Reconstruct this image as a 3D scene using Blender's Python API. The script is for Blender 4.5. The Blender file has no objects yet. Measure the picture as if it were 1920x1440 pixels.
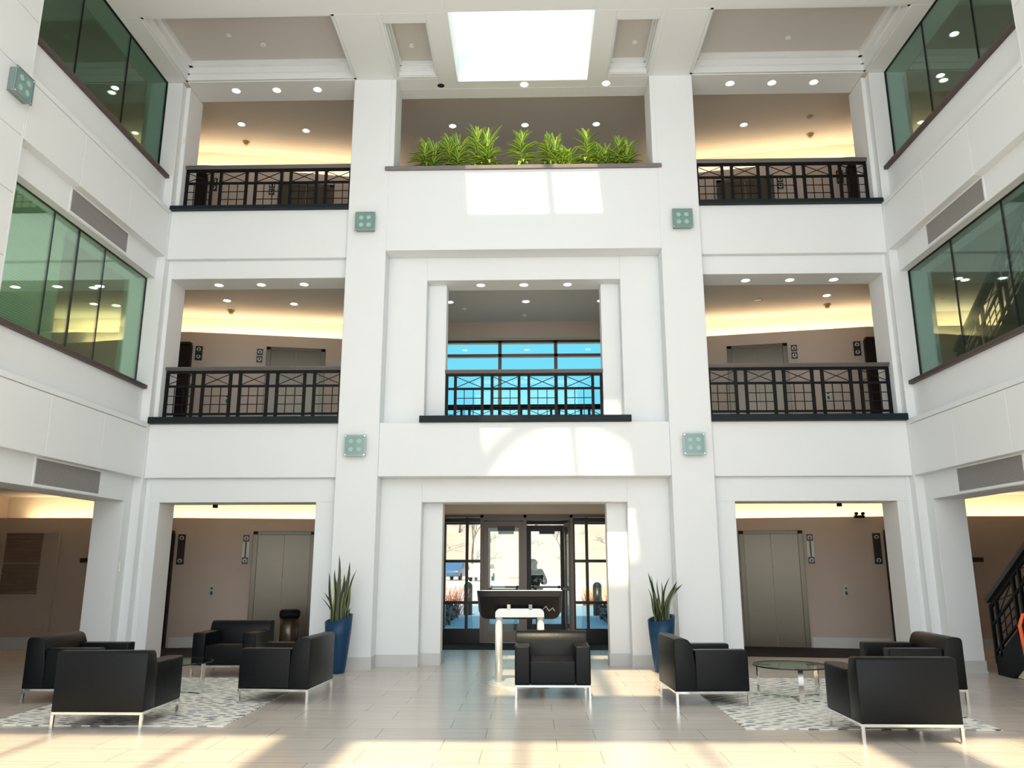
import bpy, bmesh, math, random
from mathutils import Vector, Matrix
C = bpy.context.scene.collection
SC = bpy.context.scene
PI = math.pi
R = math.radians
rnd = random.Random(7)

# ------------------------------------------------------------------ camera
pitch, yaw, roll = 0.2239, -0.0240, -0.0007
fw = Vector((math.sin(yaw)*math.cos(pitch), math.cos(yaw)*math.cos(pitch), math.sin(pitch)))
rt = Vector((math.cos(yaw), -math.sin(yaw), 0)); up = rt.cross(fw)
r2 = rt*math.cos(roll)+up*math.sin(roll); u2 = -rt*math.sin(roll)+up*math.cos(roll)
cam_d = bpy.data.cameras.new('camera'); cam = bpy.data.objects.new('camera', cam_d); C.objects.link(cam)
M = Matrix((( r2.x, u2.x, -fw.x, 0.107), (r2.y, u2.y, -fw.y, 0.0), (r2.z, u2.z, -fw.z, 1.5), (0, 0, 0, 1)))
cam.matrix_world = M
cam_d.sensor_width = 36; cam_d.lens = 1477.3/1920*36; cam_d.clip_end = 500
SC.camera = cam

# ------------------------------------------------------------------ exposure
SC.view_settings.view_transform = 'Standard'
SC.view_settings.look = 'None'
SC.view_settings.gamma = 1
SC.view_settings.exposure = 0.0
SC.view_settings.use_curve_mapping = False

# ------------------------------------------------------------------ sky: bright hazy sun side, clear blue opposite
W = bpy.data.worlds.new('world'); SC.world = W; W.use_nodes = True
nt = W.node_tree; nt.nodes.clear()
n_out = nt.nodes.new('ShaderNodeOutputWorld'); n_bg = nt.nodes.new('ShaderNodeBackground')
n_tc = nt.nodes.new('ShaderNodeTexCoord'); n_sep = nt.nodes.new('ShaderNodeVectorMath'); n_sep.operation = 'DOT_PRODUCT'; n_sep.inputs[1].default_value = (0, 0.62, 0.80)
n_mr = nt.nodes.new('ShaderNodeMapRange'); n_mx = nt.nodes.new('ShaderNodeMix'); n_mx.data_type = 'RGBA'
nt.links.new(n_tc.outputs['Generated'], n_sep.inputs[0])
nt.links.new(n_sep.outputs['Value'], n_mr.inputs['Value'])
n_mr.inputs['From Min'].default_value = 0.05; n_mr.inputs['From Max'].default_value = 0.72
nt.links.new(n_mr.outputs[0], n_mx.inputs[0])
n_mx.inputs[6].default_value = (2.62, 2.70, 2.74, 1)
n_mx.inputs[7].default_value = (0.22, 0.84, 1.12, 1)
nt.links.new(n_mx.outputs[2], n_bg.inputs[0]); n_bg.inputs[1].default_value = 1.0
nt.links.new(n_bg.outputs[0], n_out.inputs[0])

# ------------------------------------------------------------------ sun
sd = bpy.data.lights.new('sun', 'SUN'); sun = bpy.data.objects.new('sun', sd); C.objects.link(sun)
sd.energy = 7.0; sd.color = (1.0, 0.80, 0.50); sd.angle = R(0.9)
sun.rotation_euler = Vector((0.075, 0.65, -1.0)).to_track_quat('-Z', 'Y').to_euler()
sun.location = (0, -20, 30)

# ------------------------------------------------------------------ materials
def mat(name, col, rough=0.6, metal=0.0, spec=0.5, emit=None, es=1.0, noise=0.0, nscale=8.0, bump=0.0, coat=0.0):
    m = bpy.data.materials.new(name); m.use_nodes = True
    n = m.node_tree; b = n.nodes['Principled BSDF']
    b.inputs['Base Color'].default_value = (*col, 1); b.inputs['Roughness'].default_value = rough
    b.inputs['Metallic'].default_value = metal; b.inputs['Specular IOR Level'].default_value = spec
    b.inputs['Coat Weight'].default_value = coat
    if emit:
        b.inputs['Emission Color'].default_value = (*emit, 1); b.inputs['Emission Strength'].default_value = es
    if noise or bump:
        tc = n.nodes.new('ShaderNodeTexCoord'); no = n.nodes.new('ShaderNodeTexNoise')
        no.inputs['Scale'].default_value = nscale; no.inputs['Detail'].default_value = 4
        n.links.new(tc.outputs['Object'], no.inputs['Vector'])
        if noise:
            mr = n.nodes.new('ShaderNodeMapRange'); mr.inputs['To Min'].default_value = 1-noise; mr.inputs['To Max'].default_value = 1+noise
            n.links.new(no.outputs[0], mr.inputs['Value'])
            vm = n.nodes.new('ShaderNodeVectorMath'); vm.operation = 'SCALE'; vm.inputs[0].default_value = col
            n.links.new(mr.outputs[0], vm.inputs['Scale']); n.links.new(vm.outputs[0], b.inputs['Base Color'])
        if bump:
            bp = n.nodes.new('ShaderNodeBump'); bp.inputs['Strength'].default_value = bump; bp.inputs['Distance'].default_value = 0.01
            n.links.new(no.outputs[0], bp.inputs['Height']); n.links.new(bp.outputs[0], b.inputs['Normal'])
    return m

def glassmat(name, tint, refl=0.08, rough=0.0):
    m = bpy.data.materials.new(name); m.use_nodes = True; n = m.node_tree; n.nodes.clear()
    o = n.nodes.new('ShaderNodeOutputMaterial'); t = n.nodes.new('ShaderNodeBsdfTransparent'); t.inputs[0].default_value = (*tint, 1)
    g = n.nodes.new('ShaderNodeBsdfGlossy'); g.inputs['Roughness'].default_value = rough; g.inputs['Color'].default_value = (0.9, 1, 0.95, 1)
    lw = n.nodes.new('ShaderNodeLayerWeight'); lw.inputs['Blend'].default_value = 0.25
    mr = n.nodes.new('ShaderNodeMapRange'); mr.inputs['To Min'].default_value = refl; mr.inputs['To Max'].default_value = min(1, refl+0.28)
    n.links.new(lw.outputs['Fresnel'], mr.inputs['Value'])
    mx = n.nodes.new('ShaderNodeMixShader'); n.links.new(mr.outputs[0], mx.inputs[0])
    n.links.new(t.outputs[0], mx.inputs[1]); n.links.new(g.outputs[0], mx.inputs[2]); n.links.new(mx.outputs[0], o.inputs[0])
    return m

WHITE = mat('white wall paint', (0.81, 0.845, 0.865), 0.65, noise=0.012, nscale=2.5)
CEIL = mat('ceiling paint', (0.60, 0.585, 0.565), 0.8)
GREIGE = mat('greige lobby paint', (0.50, 0.43, 0.37), 0.8, noise=0.03, nscale=3)
BROWNW = mat('brown lobby paint', (0.33, 0.24, 0.18), 0.8, noise=0.03, nscale=3)
CREAM = mat('cream cove paint', (0.85, 0.78, 0.66), 0.8)
BASEB = mat('grey baseboard paint', (0.60, 0.61, 0.60), 0.5)
BBDARK = mat('dark rubber baseboard', (0.12, 0.09, 0.07), 0.5)
SILL = mat('dark brown sill wood', (0.075, 0.052, 0.048), 0.45, noise=0.15, nscale=14)
BLACKM = mat('black painted steel', (0.003, 0.004, 0.005), 0.5, spec=0.2)
PLATE = mat('dark slate curb stone', (0.010, 0.016, 0.020), 0.5, spec=0.2, noise=0.15, nscale=6)
HRAIL = mat('bronze handrail', (0.13, 0.115, 0.11), 0.35, metal=0.3)
LEDGE = mat('taupe stone ledge', (0.20, 0.17, 0.17), 0.5, noise=0.1, nscale=10)
STEEL = mat('brushed stainless', (0.125, 0.112, 0.09), 0.33, metal=1.0, noise=0.05, nscale=30)
STEELD = mat('dark stainless frame', (0.12, 0.11, 0.085), 0.35, metal=0.9)
CHROME = mat('polished chrome', (0.82, 0.82, 0.80), 0.08, metal=1.0)
SILVER = mat('silver powder coat', (0.74, 0.76, 0.74), 0.32, metal=0.35)
LEATHER = mat('black leather', (0.003, 0.0042, 0.0055), 0.38, spec=0.22, bump=0.12, nscale=45)
BLUEPOT = mat('blue glazed planter', (0.005, 0.042, 0.105), 0.35, spec=0.3, noise=0.06, nscale=5)
SOIL = mat('dark soil', (0.03, 0.022, 0.016), 0.95, bump=0.6, nscale=50)
BLACKP = mat('black plastic', (0.010, 0.010, 0.011), 0.5, spec=0.12)
SCREEN = mat('dark screen glass', (0.02, 0.022, 0.025), 0.05)
DOORFR = mat('bronze aluminium frame', (0.15, 0.125, 0.105), 0.4, metal=0.5)
DOORFD = mat('dark aluminium frame', (0.022, 0.021, 0.022), 0.35, metal=0.3)
WOODD = mat('dark walnut door', (0.016, 0.007, 0.005), 0.5, noise=0.25, nscale=5)
MATD = mat('dark entrance carpet', (0.012, 0.012, 0.014), 0.9, noise=0.2, nscale=60)
GLASSC = glassmat('clear glazing', (0.93, 0.97, 0.96), 0.03)
GLASSG = glassmat('green tinted glazing', (0.82, 0.97, 0.85), 0.20)
GLASSD = glassmat('dark green glazing', (0.60, 0.72, 0.65), 0.02)
GLASSB = glassmat('grey green glazing', (0.74, 0.84, 0.80), 0.02)
GLASST = glassmat('table top glass', (0.80, 0.90, 0.86), 0.10)
GLASSV = glassmat('skylight glazing', (0.97, 0.985, 0.99), 0.01)
JOINT = mat('black glazing joint', (0.01, 0.012, 0.012), 0.4)
EMIT = mat('lit downlight lens', (1, 1, 1), 0.5, emit=(1.0, 0.93, 0.82), es=9)
COVE = mat('warm cove lamp', (1, 0.9, 0.7), 0.5, emit=(1.0, 0.72, 0.42), es=26)
TRIMW = mat('white trim ring', (0.8, 0.8, 0.78), 0.4)
DARKH = mat('unlit dark lens', (0.02, 0.02, 0.02), 0.3)
TANP = mat('yellowed plastic', (0.50, 0.34, 0.15), 0.5)
VENTB = mat('vent grille metal', (0.36, 0.35, 0.34), 0.5)
VENTD = mat('vent dark backing', (0.05, 0.05, 0.05), 0.7)
SCG = mat('teal frosted glass', (0.17, 0.31, 0.29), 0.2, spec=0.7, coat=0.5)
SCL = mat('pale frosted lens', (0.36, 0.54, 0.50), 0.4)
SCM = mat('grey green metal', (0.26, 0.34, 0.32), 0.3, metal=0.6)
BRONZE = mat('dark bronze plate', (0.035, 0.022, 0.016), 0.4)
SIGNB = mat('black sign square', (0.008, 0.008, 0.008), 0.4)
SIGNG = mat('pale arrow disc', (0.55, 0.55, 0.53), 0.4)
SIGNP = mat('grey green sign plate', (0.36, 0.37, 0.31), 0.4, metal=0.3)
BLIND = mat('white blind slat', (0.74, 0.78, 0.70), 0.6)
BLINDB = mat('brown blind slat', (0.20, 0.14, 0.09), 0.6)
ORANGE = mat('orange plastic', (0.75, 0.12, 0.03), 0.35)
CONC = mat('shade blue concrete paving', (0.17, 0.25, 0.34), 0.85, noise=0.08, nscale=1.5)  # pale concrete; the building's blue shade is put into this colour
ASPH = mat('sunlit parking surface', (0.55, 0.52, 0.48), 0.9, noise=0.06, nscale=0.7)
LEAFL = mat('winter leaf litter', (0.42, 0.335, 0.30), 0.95, noise=0.2, nscale=0.5)
BARK = mat('pale bare bark', (0.17, 0.125, 0.11), 0.9)
BARKR = mat('reddish bare twigs', (0.26, 0.12, 0.085), 0.9)
BUSHR = mat('red bare twigs', (0.42, 0.13, 0.10), 0.9)
BUSHO = mat('orange dry twigs', (0.80, 0.38, 0.14), 0.9)
HEDGE = mat('dark hedge leaf', (0.035, 0.04, 0.05), 0.9)
EVERG = mat('pale evergreen leaf', (0.30, 0.36, 0.18), 0.9)
CARW = mat('white car paint', (0.75, 0.75, 0.77), 0.25, coat=0.6)
CARB = mat('blue car paint', (0.05, 0.10, 0.22), 0.25, coat=0.6)
TYRE = mat('tyre rubber', (0.02, 0.02, 0.02), 0.8)
SKIN = mat('skin', (0.45, 0.27, 0.19), 0.6)
JACK = mat('slate grey jacket', (0.028, 0.036, 0.042), 0.8)
TROU = mat('black trousers', (0.006, 0.006, 0.007), 0.8)
HAIR = mat('black hair', (0.008, 0.006, 0.006), 0.6)

def floor_mat():
    m = bpy.data.materials.new('beige plank tile'); m.use_nodes = True; n = m.node_tree; b = n.nodes['Principled BSDF']
    tc = n.nodes.new('ShaderNodeTexCoord'); mp = n.nodes.new('ShaderNodeMapping')
    mp.inputs['Location'].default_value = (0.31, 0.03, 0)
    n.links.new(tc.outputs['Object'], mp.inputs[0])
    br = n.nodes.new('ShaderNodeTexBrick'); br.inputs['Scale'].default_value = 1.0
    br.inputs['Brick Width'].default_value = 0.97; br.inputs['Row Height'].default_value = 0.438
    br.inputs['Mortar Size'].default_value = 0.0035; br.inputs['Mortar Smooth'].default_value = 0.3; br.inputs['Bias'].default_value = 0.0
    br.offset = 0.36
    br.inputs['Color1'].default_value = (0.62, 0.555, 0.495, 1); br.inputs['Color2'].default_value = (0.66, 0.595, 0.53, 1); br.inputs['Mortar'].default_value = (0.30, 0.26, 0.23, 1)
    n.links.new(mp.outputs[0], br.inputs['Vector'])
    mp2 = n.nodes.new('ShaderNodeMapping'); mp2.inputs['Scale'].default_value = (1.2, 26, 1); n.links.new(tc.outputs['Object'], mp2.inputs[0])
    no = n.nodes.new('ShaderNodeTexNoise'); no.inputs['Scale'].default_value = 1.0; no.inputs['Detail'].default_value = 5; n.links.new(mp2.outputs[0], no.inputs['Vector'])
    mr = n.nodes.new('ShaderNodeMapRange'); mr.inputs['From Min'].default_value = 0.3; mr.inputs['From Max'].default_value = 0.7
    mr.inputs['To Min'].default_value = 0.90; mr.inputs['To Max'].default_value = 1.08; n.links.new(no.outputs[0], mr.inputs['Value'])
    vm = n.nodes.new('ShaderNodeVectorMath'); vm.operation = 'SCALE'; n.links.new(br.outputs['Color'], vm.inputs[0]); n.links.new(mr.outputs[0], vm.inputs['Scale'])
    n.links.new(vm.outputs[0], b.inputs['Base Color'])
    b.inputs['Roughness'].default_value = 0.25; b.inputs['Specular IOR Level'].default_value = 0.6
    return m
FLOOR = floor_mat()

def rug_mat():
    m = bpy.data.materials.new('cream rug with slate dashes'); m.use_nodes = True; n = m.node_tree; b = n.nodes['Principled BSDF']
    tc = n.nodes.new('ShaderNodeTexCoord'); mp = n.nodes.new('ShaderNodeMapping')
    mp.inputs['Rotation'].default_value = (0, 0, R(28)); mp.inputs['Scale'].default_value = (5.6, 15, 1)
    n.links.new(tc.outputs['Object'], mp.inputs[0])
    v = n.nodes.new('ShaderNodeTexVoronoi'); v.inputs['Scale'].default_value = 1.0; v.inputs['Randomness'].default_value = 0.55; v.voronoi_dimensions = '2D'
    n.links.new(mp.outputs[0], v.inputs['Vector'])
    r1 = n.nodes.new('ShaderNodeMapRange'); r1.inputs['From Min'].default_value = 0.31; r1.inputs['From Max'].default_value = 0.24; n.links.new(v.outputs['Distance'], r1.inputs['Value'])
    no = n.nodes.new('ShaderNodeTexNoise'); no.inputs['Scale'].default_value = 2.2; no.inputs['Detail'].default_value = 3; n.links.new(tc.outputs['Object'], no.inputs['Vector'])
    r2_ = n.nodes.new('ShaderNodeMapRange'); r2_.inputs['From Min'].default_value = 0.42; r2_.inputs['From Max'].default_value = 0.60; r2_.inputs['To Min'].default_value = 0.45; n.links.new(no.outputs[0], r2_.inputs['Value'])
    mu = n.nodes.new('ShaderNodeMath'); mu.operation = 'MULTIPLY'; n.links.new(r1.outputs[0], mu.inputs[0]); n.links.new(r2_.outputs[0], mu.inputs[1])
    mx = n.nodes.new('ShaderNodeMix'); mx.data_type = 'RGBA'; mx.inputs[6].default_value = (0.90, 0.87, 0.80, 1); mx.inputs[7].default_value = (0.05, 0.065, 0.11, 1)
    n.links.new(mu.outputs[0], mx.inputs[0]); n.links.new(mx.outputs[2], b.inputs['Base Color'])
    b.inputs['Roughness'].default_value = 0.95
    bp = n.nodes.new('ShaderNodeBump'); bp.inputs['Strength'].default_value = 0.3; n.links.new(v.outputs['Distance'], bp.inputs['Height']); n.links.new(bp.outputs[0], b.inputs['Normal'])
    return m
RUG = rug_mat()

def leaf_mat(name, c1, c2, scale=(3, 3, 14), rough=0.4, trans=0.0):
    m = bpy.data.materials.new(name); m.use_nodes = True; n = m.node_tree; b = n.nodes['Principled BSDF']
    uv = n.nodes.new('ShaderNodeUVMap'); sp = n.nodes.new('ShaderNodeSeparateXYZ'); n.links.new(uv.outputs[0], sp.inputs[0])
    # margin stripes along the blade edge: |u-0.5|
    s1 = n.nodes.new('ShaderNodeMath'); s1.operation = 'SUBTRACT'; s1.inputs[1].default_value = 0.5; n.links.new(sp.outputs['X'], s1.inputs[0])
    s2 = n.nodes.new('ShaderNodeMath'); s2.operation = 'ABSOLUTE'; n.links.new(s1.outputs[0], s2.inputs[0])
    mr = n.nodes.new('ShaderNodeMapRange'); mr.inputs['From Min'].default_value = 0.24; mr.inputs['From Max'].default_value = 0.40; n.links.new(s2.outputs[0], mr.inputs['Value'])
    mx = n.nodes.new('ShaderNodeMix'); mx.data_type = 'RGBA'; mx.inputs[6].default_value = (*c1, 1); mx.inputs[7].default_value = (*c2, 1)
    n.links.new(mr.outputs[0], mx.inputs[0]); n.links.new(mx.outputs[2], b.inputs['Base Color']); b.inputs['Roughness'].default_value = rough
    return m
SNAKE = leaf_mat('snake plant leaf', (0.014, 0.028, 0.014), (0.20, 0.22, 0.08))
DRAC = leaf_mat('striped dracaena leaf', (0.10, 0.26, 0.03), (0.60, 0.68, 0.10), rough=0.45)

# ------------------------------------------------------------------ mesh helpers
class MB:
    def __init__(s): s.bm = bmesh.new(); s.uv = None
    def box(s, x0, x1, y0, y1, z0, z1, rot=None):
        vs = [Vector((x, y, z)) for x in (x0, x1) for y in (y0, y1) for z in (z0, z1)]
        if rot: vs = [rot @ v for v in vs]
        v = [s.bm.verts.new(p) for p in vs]
        for f in ((0, 1, 3, 2), (4, 6, 7, 5), (0, 4, 5, 1), (2, 3, 7, 6), (0, 2, 6, 4), (1, 5, 7, 3)):
            s.bm.faces.new([v[i] for i in f])
        return s
    def mbox(s, sg, x0, x1, y0, y1, z0, z1):      # box mirrored by side sign, x given as distance from the centre line
        a, b = sorted((sg*x0, sg*x1)); return s.box(a, b, y0, y1, z0, z1)
    def prism(s, pts, a0, a1, axis='X'):          # polygon pts extruded along an axis
        def P(p, a):
            return {'X': (a, p[0], p[1]), 'Y': (p[0], a, p[1]), 'Z': (p[0], p[1], a)}[axis]
        v0 = [s.bm.verts.new(P(p, a0)) for p in pts]; v1 = [s.bm.verts.new(P(p, a1)) for p in pts]
        n = len(pts)
        for i in range(n): s.bm.faces.new((v0[i], v0[(i+1) % n], v1[(i+1) % n], v1[i]))
        s.bm.faces.new(v0[::-1]); s.bm.faces.new(v1)
        return s
    def cyl(s, c, r, z0, z1, n=24, r2=None, axis='Z'):
        r2 = r if r2 is None else r2
        def P(a, rr, h):
            q = (rr*math.cos(a), rr*math.sin(a))
            if axis == 'Z': return (c[0]+q[0], c[1]+q[1], h)
            if axis == 'Y': return (c[0]+q[0], h, c[1]+q[1])
            return (h, c[0]+q[0], c[1]+q[1])
        v0 = [s.bm.verts.new(P(2*PI*i/n, r, z0)) for i in range(n)]; v1 = [s.bm.verts.new(P(2*PI*i/n, r2, z1)) for i in range(n)]
        for i in range(n):
            f = s.bm.faces.new((v0[i], v0[(i+1) % n], v1[(i+1) % n], v1[i])); f.smooth = True
        s.bm.faces.new(v0[::-1]); s.bm.faces.new(v1)
        return s
    def tube(s, pts, rs, n=8):
        rings = []
        pts = [Vector(p) for p in pts]
        if not isinstance(rs, (list, tuple)): rs = [rs]*len(pts)
        for i, p in enumerate(pts):
            d = (pts[min(i+1, len(pts)-1)]-pts[max(i-1, 0)]).normalized()
            a = d.orthogonal().normalized() if i == 0 else (a-d*a.dot(d)).normalized()
            b = d.cross(a)
            rings.append([s.bm.verts.new(p+(a*math.cos(2*PI*k/n)+b*math.sin(2*PI*k/n))*rs[i]) for k in range(n)])
        for i in range(len(rings)-1):
            for k in range(n):
                f = s.bm.faces.new((rings[i][k], rings[i][(k+1) % n], rings[i+1][(k+1) % n], rings[i+1][k])); f.smooth = True
        s.bm.faces.new(rings[0][::-1]); s.bm.faces.new(rings[-1])
        return s
    def bar(s, a, b, w, h=None):                  # square bar between two points
        a, b = Vector(a), Vector(b); h = h or w
        d = (b-a).normalized(); up_ = Vector((0, 0, 1)) if abs(d.z) < 0.98 else Vector((0, 1, 0))
        sx = d.cross(up_).normalized(); sy = sx.cross(d).normalized()
        v = [s.bm.verts.new(p+sx*i*w/2+sy*j*h/2) for p in (a, b) for i, j in ((-1, -1), (1, -1), (1, 1), (-1, 1))]
        for f in ((0, 1, 5, 4), (1, 2, 6, 5), (2, 3, 7, 6), (3, 0, 4, 7), (0, 3, 2, 1), (4, 5, 6, 7)): s.bm.faces.new([v[i] for i in f])
        return s
    def blade(s, pts, ws, side, fold=0.15):       # leaf: centre line, widths, sideways vector; with uv across
        if s.uv is None: s.uv = s.bm.loops.layers.uv.new('UVMap')
        rows = []
        for i, p in enumerate(pts):
            p = Vector(p); d = (Vector(pts[min(i+1, len(pts)-1)])-Vector(pts[max(i-1, 0)])).normalized()
            sv = (side-d*side.dot(d)).normalized(); nn = d.cross(sv)
            rows.append([s.bm.verts.new(p+sv*ws[i]*t+nn*fold*ws[i]*abs(t)*2) for t in (-0.5, 0, 0.5)])
        n = len(rows)
        for i in range(n-1):
            for k in range(2):
                f = s.bm.faces.new((rows[i][k], rows[i][k+1], rows[i+1][k+1], rows[i+1][k])); f.smooth = True
                for lp, (u, v) in zip(f.loops, ((k/2, i/n), ((k+1)/2, i/n), ((k+1)/2, (i+1)/n), (k/2, (i+1)/n))): lp[s.uv].uv = (u, v)
        return s
    def build(s, name, m, parent=None, bevel=0.0, seg=2, smooth=False):
        bmesh.ops.recalc_face_normals(s.bm, faces=s.bm.faces) if s.uv is None else None
        if bevel:
            bmesh.ops.bevel(s.bm, geom=[e for e in s.bm.edges if e.is_manifold and e.calc_face_angle(0) > 0.6], offset=bevel, segments=seg, affect='EDGES', profile=0.6)
            for f in s.bm.faces: f.smooth = smooth or seg > 2
        me = bpy.data.meshes.new(name); s.bm.to_mesh(me); s.bm.free()
        me.materials.append(m); o = bpy.data.objects.new(name, me); C.objects.link(o)
        if parent: o.parent = parent
        return o

def tag(o, label, cat, group=None, kind=None):
    if label: o['label'] = label
    if cat: o['category'] = cat
    if group: o['group'] = group
    if kind: o['kind'] = kind
    return o
def thing(name, label, cat, loc=(0, 0, 0), rotz=0, group=None):
    o = bpy.data.objects.new(name, None); C.objects.link(o); o.location = loc; o.rotation_euler = (0, 0, rotz); o.empty_display_size = 0.1
    return tag(o, label, cat, group)
def struct(o, label=None, cat=None):
    o['kind'] = 'structure'
    if label: o['label'] = label
    if cat: o['category'] = cat
    return o
def kids(o): return [c for c in bpy.data.objects if c.parent == o]
def copy_tree(o, parent=None):
    c = o.copy(); C.objects.link(c); c.parent = parent
    for ch in kids(o): copy_tree(ch, c)
    return c
def dup(o, label, loc, rotz=0):
    c = copy_tree(o); c['label'] = label; c.location = loc; c.rotation_euler = (0, 0, rotz); return c

ZF = (0.0, 3.64, 7.26)
# ================================================================== BACK WALL
m = MB()
for s in (-1, 1):
    m.mbox(s, 2.24, 2.885, 12.0, 12.85, 0, 9.62)
    m.mbox(s, 2.885, 5.87, 12.06, 12.5, 2.79, 3.635); m.mbox(s, 2.885, 5.87, 12.06, 12.5, 6.39, 7.24)
    m.mbox(s, 2.885, 5.80, 12.15, 12.68, 6.075, 6.39)
    m.mbox(s, 2.885, 5.80, 12.15, 12.68, 2.42, 2.79)
    m.mbox(s, 2.885, 3.205, 12.15, 12.68, 0, 2.42); m.mbox(s, 5.64, 5.80, 12.15, 12.68, 0, 2.42)
    m.mbox(s, 5.80, 5.87, 12.15, 12.68, 0, 9.62)
    m.mbox(s, 5.87, 6.50, 12.0, 12.68, 0, 9.62)
    m.mbox(s, 1.598, 2.24, 12.34, 12.85, 0, 2.80); m.mbox(s, 1.595, 2.24, 12.34, 12.85, 3.635, 6.48)
    m.mbox(s, 1.29, 1.598, 12.57, 12.85, 0, 2.43); m.mbox(s, 1.29, 1.595, 12.57, 12.85, 3.635, 6.08)
    m.mbox(s, 2.16, 2.24, 12.0, 12.57, 7.92, 9.62)
    m.mbox(s, 2.885, 5.80, 12.0, 12.6, 9.62, 10.04)
m.box(-1.598, 1.598, 12.34, 12.85, 2.43, 2.80)
m.box(-1.595, 1.595, 12.34, 12.85, 6.08, 6.48)
m.box(-2.24, 2.24, 12.03, 12.85, 2.80, 3.635)
m.box(-2.24, 2.24, 12.0, 12.85, 6.48, 7.90)
m.box(-2.885, 2.885, 12.30, 12.6, 9.62, 10.04)
struct(m.build('wall_back', WHITE, bevel=0.006, seg=1), 'white back wall of piers, recessed panels and balcony openings', 'wall')
# slabs and corridor ceilings
m = MB()
for z0, z1 in ((2.75, 3.64), (6.36, 7.25), (10.04, 10.35)):
    m.box(-10, 10, 12.45, 16.2, z0, z1)
    for s in (-1, 1): m.mbox(s, 6.3, 10, -3, 12.45, z0, z1)
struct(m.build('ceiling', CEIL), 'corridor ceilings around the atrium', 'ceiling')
# floor
m = MB(); m.box(-10, 10, -6, 16.6, -0.2, 0.0)
struct(m.build('floor', FLOOR), 'beige wood-look plank tile floor', 'floor')
# ================================================================== SIDE WALLS
WN = 0
for s, nm in ((-1, 'left'), (1, 'right')):
    m = MB()
    m.mbox(s, 5.885, 6.5, -3.0, 8.275, 0, 10.0)
    zs = [0, 0.36, 1.12, 1.88, 2.64, 3.40, 4.16, 4.92, 5.69, 6.42, 7.18, 7.94, 8.70, 9.46, 10.0]
    ys = [8.27, 7.0, 5.76, 4.5, 3.26, 2.0, 0.76, -0.5, -1.8, -3.0]
    for a, b in zip(zs, zs[1:]):
        for y1, y0 in zip(ys, ys[1:]): m.mbox(s, 5.87, 5.9, y0+0.004, y1-0.0, a+0.004, b-0.004)
    m.mbox(s, 5.87, 6.5, 8.27, 8.30, 0, 10.0)
    for zb, zt in ((2.79, 3.56), (6.41, 7.16)):
        for y0, y1 in ((8.3, 9.5), (9.5, 10.75), (10.75, 12.0)): m.mbox(s, 5.87, 6.3, y0+0.004, y1-0.004, zb, zt)
        m.mbox(s, 5.89, 6.3, 8.3, 12.0, zb+0.01, zt+0.01)
        m.mbox(s, 5.87, 6.3, 8.3, 12.0, zt+0.012, zt+0.09)
    for zb, zt in ((2.42, 2.80), (6.04, 6.42)): m.mbox(s, 6.0, 6.5, 8.3, 12.0, zb, zt)
    m.mbox(s, 6.14, 6.5, 8.3, 12.0, 9.62, 10.04)
    for zb, zt in ((3.60, 4.19), (7.2, 7.81)): m.mbox(s, 6.0, 6.3, 8.3, 12.0, zb, zt)
    m.mbox(s, 6.0, 6.45, 11.77, 12.0, 0, 2.42)
    struct(m.build('wall_'+nm, WHITE, bevel=0.004, seg=1), 'white panelled %s side wall of the atrium' % nm, 'wall')
    for lv, (zs0, zg0, zg1) in enumerate(((4.19, 4.25, 6.04), (7.81, 7.87, 9.62))):
        WN += 1
        o = MB().mbox(s, 5.94, 6.16, 8.3, 12.0, zs0, zg0).build('trim_%d' % WN, SILL, bevel=0.005)
        struct(o, 'dark brown sill under the %s %s-floor glass' % (nm, ('second', 'third')[lv]), 'sill')
        js = [8.3, 9.48, 10.06, 10.74, 12.0] if (s < 0 and lv == 0) else [8.3, 9.48, 10.73, 12.0]
        m = MB()
        for a, b in zip(js, js[1:]): m.mbox(s, 6.14, 6.152, a+0.004, b-0.004, zg0, zg1)
        g = m.build('window_%d' % WN, (GLASSD if lv else GLASSG) if s < 0 else GLASSB)
        struct(g, '%s %s-floor interior window of frameless green glass' % (nm, ('second', 'third')[lv]), 'window')
        m = MB()
        for k, a in enumerate(js[1:-1]): m.mbox(s, 6.135, 6.157, a-(0.014 if (s < 0 and lv == 0 and k == 1) else 0.006), a+(0.014 if (s < 0 and lv == 0 and k == 1) else 0.006), zg0, zg1)
        m.mbox(s, 6.13, 6.16, 8.3, 12.0, zg1-0.012, zg1); m.mbox(s, 6.13, 6.16, 11.988, 12.0, zg0, zg1)
        m.build('glazing_joint', JOINT, g)
# baseboards
m = MB()
def bbx(x0, x1, y0, y1):
    m.box(x0, x1, y0, y1, 0.0, 0.17); m.box(x0-0.006*(x1 > x0), x1+0.006, y0-0.012, y1, 0.0, 0.03)
for s in (-1, 1):
    a, b = sorted((s*2.24, s*2.885)); bbx(a-0.012, b+0.012, 11.975, 12.0)
    a, b = sorted((s*2.228, s*2.24)); m.box(a, b, 12.0, 12.34, 0, 0.17)
    a, b = sorted((s*1.598, s*2.24)); bbx(a-0.01, b, 12.318, 12.34)
    a, b = sorted((s*1.29, s*1.598)); bbx(a-0.01, b, 12.548, 12.57)
    a, b = sorted((s*1.278, s*1.29)); m.box(a, b, 12.57, 12.85, 0, 0.17)
    a, b = sorted((s*2.897, s*3.205)); bbx(a, b, 12.128, 12.15)
    a, b = sorted((s*5.64, s*5.87)); bbx(a, b, 12.128, 12.15)
    a, b = sorted((s*5.87, s*6.0)); m.box(a, b, 11.975, 12.0, 0, 0.17)
    a, b = sorted((s*5.985, s*6.45)); bbx(a, b, 11.745, 11.77)
    a, b = sorted((s*5.985, s*6.0)); m.box(a, b, 11.77, 12.0, 0, 0.17)
    a, b = sorted((s*5.85, s*5.87)); m.box(a, b, 5.5, 8.3, 0, 0.17)
struct(m.build('baseboard_back', BASEB), 'pale grey baseboard around the piers', 'baseboard')

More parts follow.
